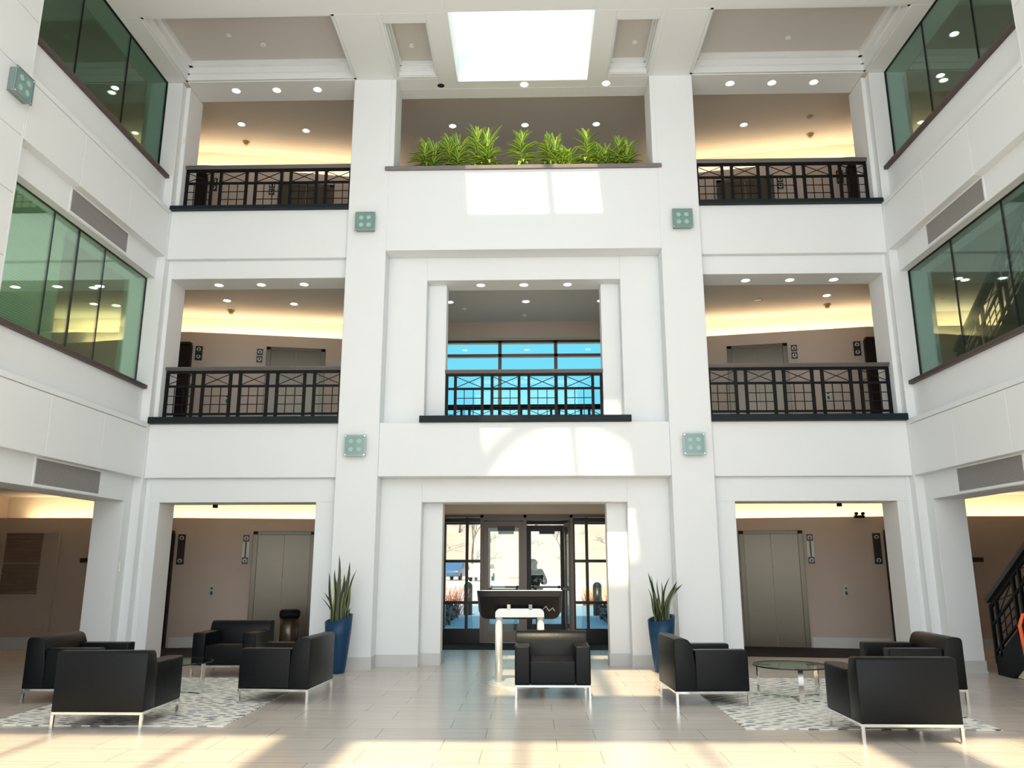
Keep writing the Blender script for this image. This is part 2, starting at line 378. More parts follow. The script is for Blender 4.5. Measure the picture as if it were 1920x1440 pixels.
# ================================================================== CEILING OF THE ATRIUM
m = MB()
for s in (-1, 1):
    m.mbox(s, 2.2, 2.85, -6, 8.94, 9.62, 10.3); m.mbox(s, 2.2, 2.85, 10.34, 12.0, 9.62, 10.3)                    # long beams in line with the piers
    m.mbox(s, 1.135, 2.2, 1.03, 8.94, 9.62, 10.0); m.mbox(s, 1.45, 2.13, 10.34, 10.56, 9.62, 10.1)                  # strips beside the skylight
    m.mbox(s, 1.115, 1.45, 10.34, 12.30, 9.62, 10.1); m.mbox(s, 2.13, 2.2, 10.34, 12.0, 9.62, 10.1)
    m.mbox(s, 1.45, 2.13, 11.93, 12.0, 9.62, 10.1); m.mbox(s, 1.45, 2.885, 12.0, 12.30, 9.62, 10.1)
    m.mbox(s, 5.82, 6.14, 10.34, 12.0, 9.62, 10.3); m.mbox(s, 5.82, 6.14, 8.3, 8.94, 9.62, 10.3)
    m.mbox(s, 5.82, 6.0, -3, 8.3, 9.9, 10.3)
m.box(-1.135, 1.135, 8.94, 10.34, 9.62, 9.68); m.box(-1.135, 1.135, 5.77, 7.08, 9.62, 9.68); m.box(-1.135, 1.135, 1.03, 3.47, 9.62, 9.68)
for s in (-1, 1): m.mbox(s, 1.135, 6.14, 8.94, 10.34, 9.62, 10.3)
m.box(-1.115, 1.115, 12.09, 12.3, 9.62, 10.1)
struct(m.build('ceiling', WHITE, bevel=0.006, seg=1), 'white beams and soffits of the atrium ceiling', 'ceiling')
m = MB()
for s in (-1, 1):
    m.mbox(s, 2.85, 5.87, 1.03, 12.0, 9.95, 10.2); m.mbox(s, 1.45, 2.13, 10.5, 11.95, 9.88, 10.0)
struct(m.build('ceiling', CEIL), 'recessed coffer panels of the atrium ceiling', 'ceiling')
m = MB()                                                          # crown mouldings round the coffers
def crown(x0, x1, y0, y1, z0, z1, w):
    st = ((0.0, 1.0, 0.0, 0.35), (0.0, 0.62, 0.35, 0.7), (0.0, 1.15, 0.70, 1.0))
    for i, (a, b, c, d) in enumerate(st):
        t = w*(0.35, 0.6, 1.0)[i]; zz0 = z0+(z1-z0)*c; zz1 = z0+(z1-z0)*d
        m.box(x0, x1, y1-t, y1, zz0, zz1); m.box(x0, x1, y0, y0+t, zz0, zz1); m.box(x0, x0+t, y0, y1, zz0, zz1); m.box(x1-t, x1, y0, y1, zz0, zz1)
for s in (-1, 1):
    a, b = sorted((s*2.85, s*5.82)); crown(a, b, 10.34, 12.0, 9.63, 9.95, 0.14)
    a, b = sorted((s*1.45, s*2.13)); crown(a, b, 10.56, 11.93, 9.63, 9.88, 0.07)
struct(m.build('trim_5', WHITE, bevel=0.004, seg=1), 'white crown moulding around the ceiling coffers', 'moulding')
# skylight shaft and vault
m = MB()
for s in (-1, 1):
    m.prism([(s*1.125, 9.69), (s*1.40, 12.28), (s*1.55, 12.28), (s*1.30, 10.02), (s*1.135, 10.02)], 0.9, 12.3, 'Y')
m.prism([(-1.20, 10.1), (1.20, 10.1), (1.45, 12.25)]+[(1.5*math.sin(a), 11.7+1.5*math.cos(a)) for a in [1.16-i*0.1934 for i in range(13)]]+[(-1.45, 12.25)], 12.09, 12.3, 'Y')
m.box(-1.45, 1.45, 0.8, 1.0, 10.0, 12.3)
struct(m.build('wall_skylight', WHITE), 'white shaft walls below the barrel skylight', 'skylight shaft')
m = MB()
arc = [(1.5*math.sin(a), 11.7+1.5*math.cos(a)) for a in [-1.168+i*0.1298 for i in range(19)]]
for p, q in zip(arc, arc[1:]):
    v = [m.bm.verts.new(c) for c in ((p[0], 0.9, p[1]), (q[0], 0.9, q[1]), (q[0], 12.2, q[1]), (p[0], 12.2, p[1]))]; m.bm.faces.new(v)
sky = m.build('window_skylight', GLASSV); struct(sky, 'barrel vaulted glass skylight over the atrium', 'skylight')
m = MB()
for y in (10.5, 5.86, 1.0):
    for p, q in zip(arc, arc[1:]): m.bar((p[0], y, p[1]), (q[0], y, q[1]), 0.16, 0.16)
m.bar((0.03, 0.9, 13.17), (0.03, 12.1, 13.17), 0.15, 0.12)
m.build('glazing_bar', TRIMW, sky)
# glazed front roof bars
m = MB()
for x in (-4.9, -3.55, -0.72, 0.78, 3.6, 5.0): m.box(x-0.03, x+0.03, -5.0, 1.03, 9.75, 9.9)
m.box(-5.87, 5.87, -5.1, -5.0, 9.6, 9.95)
struct(m.build('trim_6', TRIMW), 'slim white bars of the glazed front roof', 'roof bars')

# ================================================================== ELEVATOR LOBBY WALLS (splayed 11 degrees)
SL = 0.2; TH = math.atan(SL)
def wallY(ax): return 15.0+(5.8-ax)*SL
for lv, zf in enumerate(ZF):
    for s, nm in ((-1, 'left'), (1, 'right')):
        for part_ in ('low', 'high'):
            m = MB()
            if part_ == 'low':
                pts = [(s*1.72, wallY(1.72)), (s*6.62, wallY(6.62)), (s*6.62, wallY(6.62)+0.3), (s*1.72, wallY(1.72)+0.25)]
                m.prism(pts, zf, zf+2.31, 'Z')
                pts = [(s*6.62, wallY(6.62)), (s*10, 14.8), (s*10, 15.1), (s*6.62, wallY(6.62)+0.3)]
                m.prism(pts, zf, zf+2.31, 'Z')
                m.prism([(s*1.72, wallY(1.72)), (s*6.62, wallY(6.62)), (s*6.62, wallY(6.62)+0.02), (s*1.72, wallY(1.72)+0.02)], zf+2.31, zf+2.34, 'Z')
                m.prism([(s*6.62, wallY(6.62)), (s*10, 14.8), (s*10, 14.82), (s*6.62, wallY(6.62)+0.02)], zf+2.31, zf+2.34, 'Z')
                struct(m.build('wall_lobby_%s' % nm, GREIGE), '%s elevator lobby wall, level %s' % (nm, ('one', 'two', 'three')[lv]), 'wall')
            else:
                pts = [(s*1.72, wallY(1.72)+0.22), (s*6.62, wallY(6.62)+0.28), (s*10, 15.08), (s*10, 15.3), (s*1.72, wallY(1.72)+0.5)]
                m.prism(pts, zf+2.2, zf+(2.80 if lv else 2.76), 'Z')
                struct(m.build('wall_cove_%s' % nm, CREAM), '%s cream cove wall glowing above the lobby, level %s' % (nm, ('one', 'two', 'three')[lv]), 'wall')
        # lamp strip lying in the cove trough
        m = MB()
        for a, b in ((3.0 if lv else 2.2, 6.6), (6.62, 9.5 if s < 0 else 9.9)):
            ya = (wallY(a) if a < 6.61 else 14.82); yb = (wallY(b) if b < 6.62 else 14.82)
            m.prism([(s*a, ya+0.06), (s*b, yb+0.06), (s*b, yb+0.11), (s*a, ya+0.11)], zf+2.312, zf+2.33, 'Z')
        o = m.build('cove_light', COVE)
        tag(o, 'warm strip lamp hidden in the cove above the %s %s lobby' % (nm, ('ground floor', 'second floor', 'third floor')[lv]), 'cove light', 'warm cove strips above the lobbies')
# outer shell
m = MB()
m.box(-10.2, -1.78, 16.0, 16.25, 0, 12.0); m.box(1.78, 10.2, 16.0, 16.25, 0, 12.0)
m.box(-1.78, 1.78, 15.93, 16.25, 2.44, 3.64); m.box(-1.78, 1.78, 16.0, 16.25, 6.07, 12.0)
for s in (-1, 1):
    m.mbox(s, 1.72, 1.80, 15.75, 16.1, 0, 2.75); m.mbox(s, 1.72, 1.80, 15.75, 16.1, 3.64, 6.36)
struct(m.build('wall_front', CREAM), 'outer facade wall behind the lobbies', 'wall')
m = MB()
for s in (-1, 1): m.mbox(s, 9.95, 10.2, -3, 16.2, 0, 10.4)
struct(m.build('wall_side_outer', GREIGE), 'outer side walls of the corridors', 'wall')
m = MB()
for s in (-1, 1): m.mbox(s, 6.5, 9.95, 5.6, 5.75, 0, 10.04)
m.box(-1.72, 1.72, 15.55, 15.75, 6.02, 6.36)
struct(m.build('wall_partition', GREIGE), 'corridor end partitions', 'wall')
# lobby dark carpets and baseboards
m = MB()
for s in (-1, 1):
    pts = [(s*3.0, 13.85), (s*6.9, 13.35), (s*6.9, 14.78), (s*6.62, wallY(6.62)-0.02), (s*3.0, wallY(3.0)-0.02)]
    m.prism(pts, 0.0, 0.008, 'Z'); o = m.build('lobby_carpet', MATD); m = MB()
    tag(o, 'dark carpet strip before the elevator doors of the %s ground-floor lobby' % ('left' if s < 0 else 'right'), 'carpet', 'dark elevator lobby carpets')
m = MB().box(-1.70, 1.70, 14.70, 15.86, 0.0, 0.008)
o = m.build('entrance_mat', MATD); tag(o, 'dark walk-off mat inside the glass entrance doors', 'mat')
for s, nm in ((-1, 'left'), (1, 'right')):
    m = MB()
    for a, b in ((1.9, 4.0), (5.2, 6.5)):
        m.prism([(s*a, wallY(a)-0.015), (s*b, wallY(b)-0.015), (s*b, wallY(b)+0.01), (s*a, wallY(a)+0.01)], 0.008, 0.19, 'Z')
    m.prism([(s*7.7, 14.80), (s*9.9, 14.78), (s*9.9, 14.83), (s*7.7, 14.83)], 0.0, 0.19, 'Z')
    struct(m.build('baseboard_'+nm, BASEB), '%s lobby baseboard' % nm, 'baseboard')

# ================================================================== CURBS, LEDGE, RAILINGS
def curb(x0, x1, z, lab, n, y0=11.97, h=0.10):
    o = MB().box(x0, x1, y0, 12.62, z, z+h).build('trim_%d' % n, PLATE, bevel=0.006)
    struct(o, lab, 'curb')
curb(-5.87, -2.885, 3.635, 'dark slate curb under the left second-floor railing', 7)
curb(2.885, 5.87, 3.635, 'dark slate curb under the right second-floor railing', 8)
curb(-5.87, -2.885, 7.24, 'dark slate curb under the left third-floor railing', 9, h=0.065)
curb(2.885, 5.87, 7.24, 'dark slate curb under the right third-floor railing', 10, h=0.065)
curb(-1.62, 1.66, 3.635, 'dark slate curb under the centre second-floor railing', 11, h=0.10)
o = MB().box(-2.30, 2.30, 11.96, 12.12, 7.90, 7.965).build('trim_12', LEDGE, bevel=0.006); struct(o, 'taupe stone ledge in front of the third-floor planter', 'ledge')

def railing(name, label, x0, x1, y, z, pattern, group='balcony railings with crossed panels', hm=None):
    """pattern: 'w' wide crossed panel, 'n' narrow open gap; z = foot of the posts"""
    t = thing(name, label, 'railing', ((x0+x1)/2, y, z), 0, group)
    L = x1-x0; nw = pattern.count('w'); nn = pattern.count('n')
    g = 0.155*L/(0.43*nw+0.155*nn); w = 0.43*L/(0.43*nw+0.155*nn)
    H = 0.875
    MB().prism([(-0.055, H-0.005), (0.055, H-0.005), (0.055, H-0.02), (0.035, H-0.065), (-0.035, H-0.065), (-0.055, H-0.02)], -L/2-0.01, L/2+0.01, 'X').build('handrail', hm or HRAIL, t)
    m = MB(); m.box(-L/2, L/2, -0.02, 0.02, H-0.105, H-0.062); m.build('top_bar', BLACKM, t)
    MB().box(-L/2, L/2, -0.016, 0.016, H-0.335, H-0.300).build('middle_bar', BLACKM, t)
    MB().box(-L/2, L/2, -0.016, 0.016, 0.085, 0.118).build('bottom_bar', BLACKM, t)
    x = -L/2; xs = [x]
    for c in pattern: x += (w if c == 'w' else g); xs.append(x)
    for i, px in enumerate(xs):
        px = min(max(px, -L/2+0.02), L/2-0.02)
        MB().box(px-0.023, px+0.023, -0.02, 0.02, 0, H-0.1).build('post', BLACKM, t)
    for i, c in enumerate(pattern):
        if c != 'w': continue
        a, b = xs[i], xs[i+1]
        MB().bar((a, 0, H-0.11), (b, 0, H-0.30), 0.011).bar((a, 0.004, H-0.30), (b, 0.004, H-0.11), 0.011).build('cross_brace', BLACKM, t)
        m = MB()
        for k in (1, 2):
            xx = a+(b-a)*k/3; m.box(xx-0.006, xx+0.006, -0.006, 0.006, 0.11, H-0.33)
            zz = 0.118+(H-0.335-0.118)*k/3; m.box(a, b, -0.005, 0.005, zz-0.006, zz+0.006)
        m.build('grid', BLACKM, t)
    return t
for (x0, x1, y, z, pat, lab) in (
    (-5.79, -2.93, 12.3, 3.735, 'wnwnwnwnw', 'black crossed-panel balcony railing on the second floor left of the entrance bay'),
    (2.93, 5.79, 12.3, 3.735, 'wnwnwnwnw', 'black crossed-panel balcony railing on the second floor right of the entrance bay'),
    (-5.79, -2.93, 12.3, 7.305, 'wnwnwnwnw', 'black crossed-panel balcony railing on the top floor left of the planter'),
    (2.93, 5.79, 12.3, 7.305, 'wnwnwnwnw', 'black crossed-panel balcony railing on the top floor right of the planter'),
    (-1.285, 1.285, 12.6, 3.735, 'nwnwnwnwn', 'black crossed-panel railing of the centre balcony in front of blue sky windows')):
    if z > 7: z -= 0.0
    railing('balcony_railing', lab, x0, x1, y, z, pat)
railing('balcony_railing', 'second railing further back, close to the blue second-floor window', -1.70, 1.70, 15.35, 3.70, 'wnwnwnwnwnw', hm=BLACKM)

# ================================================================== ELEVATORS, SIGNS, BUTTONS
lvn = ('ground-floor', 'second-floor', 'third-floor')
def place(o_or_t, s, ax, lv, dy=0.0):
    o_or_t.location = (s*ax, wallY(ax)-dy, ZF[lv]); o_or_t.rotation_euler = (0, 0, -s*TH)
ele = thing('elevator_door', '', 'elevator', group='stainless steel elevator entrances')
MB().box(-0.575, -0.485, -0.03, 0.02, 0.0, 2.10).box(0.485, 0.575, -0.03, 0.02, 0.0, 2.10).box(-0.575, 0.575, -0.03, 0.02, 2.035, 2.10).build('frame', STEELD, ele, bevel=0.005)
MB().box(-0.485, -0.004, -0.008, 0.012, 0.012, 2.035).build('door_panel', STEEL, ele)
MB().box(0.004, 0.485, -0.008, 0.012, 0.012, 2.035).build('door_panel', STEEL, ele)
MB().box(-0.485, 0.485, -0.03, 0.01, 0.009, 0.014).build('sill', STEELD, ele)
first = True
for lv in range(3):
    for s, nm in ((-1, 'left'), (1, 'right')):
        e = ele if first else copy_tree(ele); first = False
        e['label'] = 'brushed stainless double elevator door in the %s %s lobby' % (lvn[lv], nm)
        place(e, s, 4.61, lv)

def arrow_sign(label, lv, s, ax, long_, bronze):
    t = thing('elevator_lantern', label, 'elevator sign', group='elevator arrow signs')
    place(t, s, ax, lv)
    zt = 2.035 if lv == 0 else 2.05; h = 0.55 if long_ else 0.285
    MB().box(-0.065, 0.065, -0.022, 0.0, zt-h, zt).build('plate', BRONZE if bronze else SIGNP, t)
    if long_: MB().box(-0.013, 0.013, -0.030, -0.022, zt-h+0.13, zt-0.13).build('bar', SIGNB, t)
    for k, zc in enumerate((zt-0.068, zt-h+0.068)):
        q = MB().box(-0.055, 0.055, -0.034, -0.022, zc-0.062, zc+0.062).build('lamp_square', SIGNB, t)
        MB().cyl((0, zc), 0.040, -0.038, -0.034, 20, axis='Y').build('disc', SIGNG, q)
        d = 1 if (k == 0 or long_) else -1
        MB().prism([(-0.03, zc-0.004*d), (0, zc+0.026*d), (0.03, zc-0.004*d), (0.011, zc-0.002*d), (0.011, zc-0.036*d), (-0.011, zc-0.036*d), (-0.011, zc-0.002*d)], -0.041, -0.038, 'Y').build('arrow', SIGNB, q)
for lv in range(3):
    for s, nm in ((-1, 'left'), (1, 'right')):
        arrow_sign('narrow elevator arrow sign beside the steel doors, %s %s lobby' % (lvn[lv], nm), lv, s, 5.295, lv == 0, False)
        arrow_sign('dark bronze elevator arrow sign near the dark wooden doorway, %s %s lobby' % (lvn[lv], nm), lv, s, 6.43, lv == 0, True)
        t = thing('call_button', 'small elevator call button plate between the arrow signs, %s %s lobby' % (lvn[lv], nm), 'button panel', group='elevator call buttons')
        place(t, s, 5.84, lv)
        MB().box(-0.045, 0.045, -0.012, 0, 0.90, 1.12).build('plate', SIGNP, t)
        MB().box(-0.018, 0.018, -0.018, -0.012, 1.035, 1.07).build('button', SIGNB, t); MB().box(-0.02, 0.02, -0.018, -0.012, 0.935, 1.0).build('button', SIGNB, t)
        # dark wooden doors at the outer edge
        t = thing('wooden_door', 'dark walnut double doorway at the outer edge of the %s %s lobby' % (lvn[lv], nm), 'door', group='dark walnut lobby doors')
        t.location = (s*7.05, 14.80, ZF[lv])
        MB().mbox(s, -0.50, 0.60, -0.09, 0.02, 2.06, 2.10).mbox(s, 0.56, 0.60, -0.09, 0.02, 0, 2.06).mbox(s, -0.50, -0.46, -0.03, 0.05, 0, 2.06).build('frame', WOODD, t)
        MB().mbox(s, -0.46, 0.045, -0.05, -0.012, 0.01, 2.055).build('door_leaf', WOODD, t); MB().mbox(s, 0.055, 0.56, -0.05, -0.012, 0.01, 2.055).build('door_leaf', WOODD, t)

# ================================================================== STOREFRONT (ground floor entrance) at Y 15.95
YD = 15.95
def frame_rect(m, x0, x1, z0, z1, w, y0, y1, wb=None, wt=None):
    wb = w if wb is None else wb; wt = w if wt is None else wt
    m.box(x0, x0+w, y0, y1, z0, z1); m.box(x1-w, x1, y0, y1, z0, z1); m.box(x0+w, x1-w, y0, y1, z1-wt, z1); m.box(x0+w, x1-w, y0, y1, z0, z0+wb)
for n, (x0, x1, xm, lab) in enumerate(((-1.72, -0.86, -1.17, 'left'), (0.93, 1.72, 1.20, 'right'))):
    m = MB(); m.box(x0, x1, YD, YD+0.012, 0.0, 2.44); g = m.build('window_%d' % (5+n), GLASSC)
    struct(g, 'glazed %s sidelight of the entrance with dark grid bars' % lab, 'window')
    m = MB()
    frame_rect(m, x0, x1, 0.0, 2.44, 0.035, YD-0.05, YD+0.05, wb=0.06)
    m.box(xm-0.028, xm+0.028, YD-0.04, YD+0.04, 0.06, 2.42)
    for z in (2.33, 1.545, 0.755): m.box(x0, x1, YD-0.038, YD+0.038, z-0.028, z+0.028)
    m.build('frame', DOORFD, g)
    MB().box(x0+0.03, x1-0.03, YD-0.045, YD+0.045, 0.05, 0.27).build('kick_panel', DOORFD, g)
m = MB()                                                  # bronze posts and transom of the inner door frame
for x in (-0.875, -0.02, 0.90): m.box(x-0.03, x+0.03, YD-0.07, YD+0.06, 0, 2.44)
m.box(-1.72, 1.72, YD-0.07, YD+0.06, 2.39, 2.45); m.box(-0.87, 0.90, YD-0.05, YD+0.05, 2.335, 2.39)
struct(m.build('trim_13', DOORFR), 'bronze aluminium posts and head of the entrance frame', 'door frame')
def leaf(name, w, hinge, ang, fm, lab, side):
    root = struct(bpy.data.objects.new(name, None), lab, 'door'); C.objects.link(root); root.location = hinge; root.rotation_euler = (0, 0, ang)
    m = MB(); x0, x1 = (0, w) if side > 0 else (-w, 0)
    frame_rect(m, x0, x1, 0.01, 2.32, 0.10, -0.025, 0.025, wb=0.22, wt=0.13); m.build('leaf_frame', fm, root)
    MB().box(x0+0.10, x1-0.10, -0.005, 0.005, 0.23, 2.19).build('glass', GLASSC, root)
    MB().box(x0+0.10, x1-0.10, -0.07, -0.045, 0.98, 1.02).box(x0+0.12, x0+0.16, -0.07, -0.02, 0.97, 1.03).box(x1-0.16, x1-0.12, -0.07, -0.02, 0.97, 1.03).build('push_bar', DOORFR, root)
    MB().box(x0+0.28, x0+0.62, -0.09, -0.025, 2.13, 2.22).build('door_closer', DOORFD, root)
    return root
leaf('door_1', 0.80, (-0.845, YD, 0), 0, DOORFR, 'left leaf of the inner entrance door, bronze framed glass', 1)
leaf('door_2', 0.82, (0.87, YD+0.03, 0), R(-86), DOORFR, 'right leaf of the inner entrance door, swung open outwards', -1)
YO = 17.7
leaf('door_3', 0.84, (-0.90, YO, 0), 0, DOORFD, 'left leaf of the outer entrance door, dark framed glass', 1)
leaf('door_4', 0.84, (0.84, YO, 0), 0, DOORFD, 'right leaf of the outer entrance door, dark framed glass', -1)
m = MB()
for x in (-0.93, -0.03, 0.89, -1.8, 1.8): m.box(x-0.03, x+0.03, YO-0.06, YO+0.06, 0, 2.55)
m.box(-1.8, 1.8, YO-0.06, YO+0.06, 2.34, 2.55)
struct(m.build('trim_14', DOORFD), 'dark outer vestibule frame', 'door frame')
m = MB(); m.box(-2.0, 2.0, 16.2, 18.0, 2.6, 2.8)
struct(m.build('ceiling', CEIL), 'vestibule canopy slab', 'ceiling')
# second floor window wall
m = MB(); m.box(-1.74, 1.74, 16.0, 16.012, 3.64, 6.07); g = m.build('window_7', GLASSC); struct(g, 'second-floor window wall of the centre balcony facing blue sky', 'window')
m = MB()
for x in (-1.70, -0.53, 0.64, 1.72): m.box(x-0.035, x+0.035, 15.95, 16.06, 3.64, 6.07)
for z in (6.05, 5.75, 3.70): m.box(-1.74, 1.74, 15.95, 16.06, z-0.03, z+0.03)
m.build('frame', DOORFR, g)

# side lobby windows with brown blinds (ground floor left), small wall signs
t = thing('window_blind', 'brown horizontal blind in the window recess of the ground-floor left lobby', 'blind', (-9.35, 14.76, 0))
m = MB(); frame_rect(m, -0.38, 0.66, 0.30, 2.10, 0.04, -0.02, 0.03); m.build('frame', GREIGE, t)
m = MB(); z = 0.96
while z < 2.05: m.box(-0.34, 0.34, -0.012, 0.012, z, z+0.022); z += 0.034
m.build('slats', BLINDB, t); MB().box(-0.34, 0.34, -0.015, 0.015, 1.50, 1.52).build('rail', GREIGE, t)
for s, nm in ((-1, 'left'), (1, 'right')):
    o = MB().box(s*8.15-0.11, s*8.15+0.11, 14.76, 14.785, 1.52, 1.60).build('wall_sign', BRONZE, bevel=0.004)
    tag(o, 'small bronze wall sign in the ground-floor %s side lobby' % nm, 'sign', 'small bronze lobby signs')
# white blind behind left second-floor glass
t = thing('window_blind', 'white horizontal blind behind the green glass of the left second floor', 'blind', (-6.36, 9.45, 4.1))
m = MB(); z = 0.02
while z < 1.9: m.box(-0.012, 0.012, -1.15, 0.62, z, z+0.026); z += 0.034
m.build('slats', BLIND, t); MB().box(-0.03, 0.03, -1.15, 0.62, 1.90, 1.96).build('head_rail', BLIND, t)

# ================================================================== STAIRS at the right
def stair(zf, label):
    t = thing('staircase', label, 'staircase', (6.52, 11.62, zf), 0, 'dark steel stair flights')
    n = 20; rise = 3.62/n; run = 5.15/n
    m = MB()
    for k in range(n): m.box(0.06, 1.16, -(k+1)*run-0.03, -k*run, (k+1)*rise-0.045, (k+1)*rise)
    m.build('treads', BBDARK, t)
    MB().prism([(-k*run, k*rise-0.12 if k else 0.0) for k in (0,)]+[(0, 0.22), (-n*run, n*rise+0.15), (-n*run, n*rise-0.18), (-0.35, 0.0)], 0.0, 0.05, 'X').build('stringer', BLACKM, t)
    MB().prism([(0, 0.0), (0, 0.22), (-n*run, n*rise+0.15), (-n*run, n*rise-0.18), (-0.35, 0.0)], 1.16, 1.21, 'X').build('stringer', BLACKM, t)
    MB().prism([(-0.36, 0.01), (-n*run, n*rise-0.16), (-n*run, n*rise-0.24), (-0.55, 0.01)], 0.05, 1.16, 'X').build('soffit', CREAM, t)
    sl = n*rise/(n*run)
    for sx in (0.02, 1.19):
        MB().bar((sx, 0.02, 0.98), (sx, -n*run, 0.98+n*rise), 0.11, 0.06).build('handrail', DOORFD, t)
        m = MB(); m.bar((sx, 0, 0.90), (sx, -n*run, 0.90+n*rise), 0.035, 0.04).bar((sx, 0, 0.66), (sx, -n*run, 0.66+n*rise), 0.03).bar((sx, 0, 0.30), (sx, -n*run, 0.30+n*rise), 0.03)
        m.build('rail_bars', BLACKM, t)
        y = 0.0; k = 0
        while y < n*run-0.3:
            MB().box(sx-0.02, sx+0.02, -y-0.02, -y+0.02, 0.15+y*sl, 0.94+y*sl).build('post', BLACKM, t)
            step = 0.46 if k % 2 else 0.15
            if k % 2:
                a, b = y, y+step
                m = MB().bar((sx, -a, 0.68+a*sl), (sx, -b, 0.88+b*sl), 0.011).bar((sx, -a, 0.88+a*sl), (sx, -b, 0.68+b*sl), 0.011)
                for j in (1, 2):
                    yy = a+(b-a)*j/3; m.bar((sx, -yy, 0.30+yy*sl), (sx, -yy, 0.66+yy*sl), 0.011); zz = 0.30+0.36*j/3
                    m.bar((sx, -a, zz+a*sl), (sx, -b, zz+b*sl), 0.011)
                m.build('grid', BLACKM, t)
            y += step; k += 1
    return t
stair(0.0, 'dark steel staircase rising from the ground floor at the right')
stair(3.64, 'dark steel staircase seen through the right second-floor glass')

# ================================================================== VENTS AND SCONCES
def vent(s, zc, label):
    t = thing('air_vent', label, 'air vent', (s*5.998, 10.29, zc), 0, 'long white framed air vents')
    m = MB(); h = 0.155; L = 0.74
    for a in ((-L-0.03, L+0.03, -h-0.03, -h), (-L-0.03, L+0.03, h, h+0.03)): m.box(-0.008, 0.008, a[0], a[1], a[2], a[3])
    for a in ((-L-0.03, -L), (L, L+0.03)): m.box(-0.008, 0.008, a[0], a[1], -h, h)
    m.build('frame', WHITE, t)
    MB().box(-0.0, 0.004, -L, L, -h, h).build('backing', VENTD, t) if s < 0 else MB().box(-0.004, 0.0, -L, L, -h, h).build('backing', VENTD, t)
    m = MB(); z = -h+0.006
    while z < h-0.004: m.box(-0.006, 0.006, -L, L, z, z+0.0085); z += 0.0165
    y = -L+0.03
    while y < L: m.box(-0.005, 0.005, y-0.004, y+0.004, -h, h); y += 0.035
    m.build('grille', VENTB, t)
for s, nm in ((-1, 'left'), (1, 'right')):
    vent(s, 2.615, 'long perforated air vent on the %s side above the ground floor' % nm)
    vent(s, 6.235, 'long perforated air vent on the %s side above the second-floor glass' % nm)

sc = thing('wall_sconce', '', 'wall lamp', group='square teal glass wall lamps')
MB().box(-0.15, 0.15, -0.07, 0.0, -0.15, 0.15).build('back_box', SCM, sc, bevel=0.01)
q = MB().box(-0.165, 0.165, -0.098, -0.082, -0.165, 0.165).build('glass_plate', SCG, sc, bevel=0.006)
m = MB(); frame_rect(m, -0.165, 0.165, -0.165, 0.165, 0.018, -0.102, -0.098); m.build('rim', SCM, q)
for i in (-1, 1):
    for j in (-1, 1):
        MB().cyl((i*0.062, j*0.062), 0.036, -0.104, -0.098, 16, axis='Y').build('lens', SCL, sc)
        MB().cyl((i*0.145, j*0.145), 0.009, -0.106, -0.07, 10, axis='Y').build('stand_off', CHROME, sc)
slist = [(-2.58, 12.0, 6.955, 0, 'square teal glass wall lamp on the left pier beside the third-floor fascia'),
         (2.585, 12.0, 6.95, 0, 'square teal glass wall lamp on the right pier beside the third-floor fascia'),
         (-2.585, 12.0, 3.265, 0, 'square teal glass wall lamp on the left pier beside the second-floor fascia'),
         (2.585, 12.0, 3.265, 0, 'square teal glass wall lamp on the right pier beside the second-floor fascia'),
         (-5.87, 8.05, 6.94, R(90), 'square teal glass wall lamp on the left side wall near the picture edge')]
for i, (x, y, z, rz, lab) in enumerate(slist):
    o = sc if i == 0 else copy_tree(sc); o.location = (x, y, z); o.rotation_euler = (0, 0, rz); o['label'] = lab

# ================================================================== DOWNLIGHTS, DETECTORS
dl = thing('recessed_downlight', '', 'downlight', group='round recessed ceiling lights')
m = MB()
for i in range(24):
    a0, a1 = 2*PI*i/24, 2*PI*(i+1)/24
    v = [m.bm.verts.new((r_*math.cos(a), r_*math.sin(a), z)) for r_, a, z in ((0.058, a0, 0.012), (0.078, a0, -0.006), (0.078, a1, -0.006), (0.058, a1, 0.012))]; m.bm.faces.new(v)
m.build('trim_ring', TRIMW, dl)
MB().cyl((0, 0), 0.06, -0.003, 0.0, 24).build('lens', EMIT, dl)
first = True
def down(x, y, z, lab, lit=True):
    global first
    o = dl if first else copy_tree(dl); first = False
    o.location = (x, y, z-0.001); o['label'] = lab
    if not lit:
        for c in kids(o):
            if c.name.startswith('lens'): c.data = c.data.copy(); c.data.materials[0] = DARKH
for s, nm in ((-1, 'left'), (1, 'right')):
    ords = ('outermost', 'middle', 'innermost')
    for k, x in enumerate((5.13, 4.41, 3.685)):
        down(s*x, 12.45, 6.075, '%s of three lit downlights over the %s second-floor balcony edge' % (ords[k], nm))
    for k, x in enumerate((5.04, 4.32, 3.60)):
        down(s*x, 12.26, 9.62, '%s of three lit downlights over the %s top-floor balcony edge' % (ords[k], nm))
    down(s*5.63, 14.07, 6.36, 'corridor downlight nearer the side wall, %s second-floor lobby ceiling' % nm)
    down(s*4.42, 14.30, 6.36, ('corridor downlight nearer the centre, left second-floor lobby ceiling' if s < 0 else 'unlit dark downlight in the right second-floor lobby ceiling'), s < 0)
    down(s*5.62, 14.03, 10.04, ('corridor downlight nearer the side wall, left top-floor lobby ceiling' if s < 0 else 'unlit dark downlight in the right top-floor lobby ceiling'), s < 0)
    down(s*4.40, 14.30, 10.04, 'corridor downlight nearer the centre, %s top-floor lobby ceiling' % nm)
    down(s*7.5, 12.75, 10.04, 'single downlight seen through the %s top-floor green glass' % nm)
    down(s*7.76, 13.3, 6.36, 'single downlight seen through the %s second-floor green glass' % nm)
down(7.15, 11.6, 10.04, 'nearer bright downlight seen through the right top-floor glass')
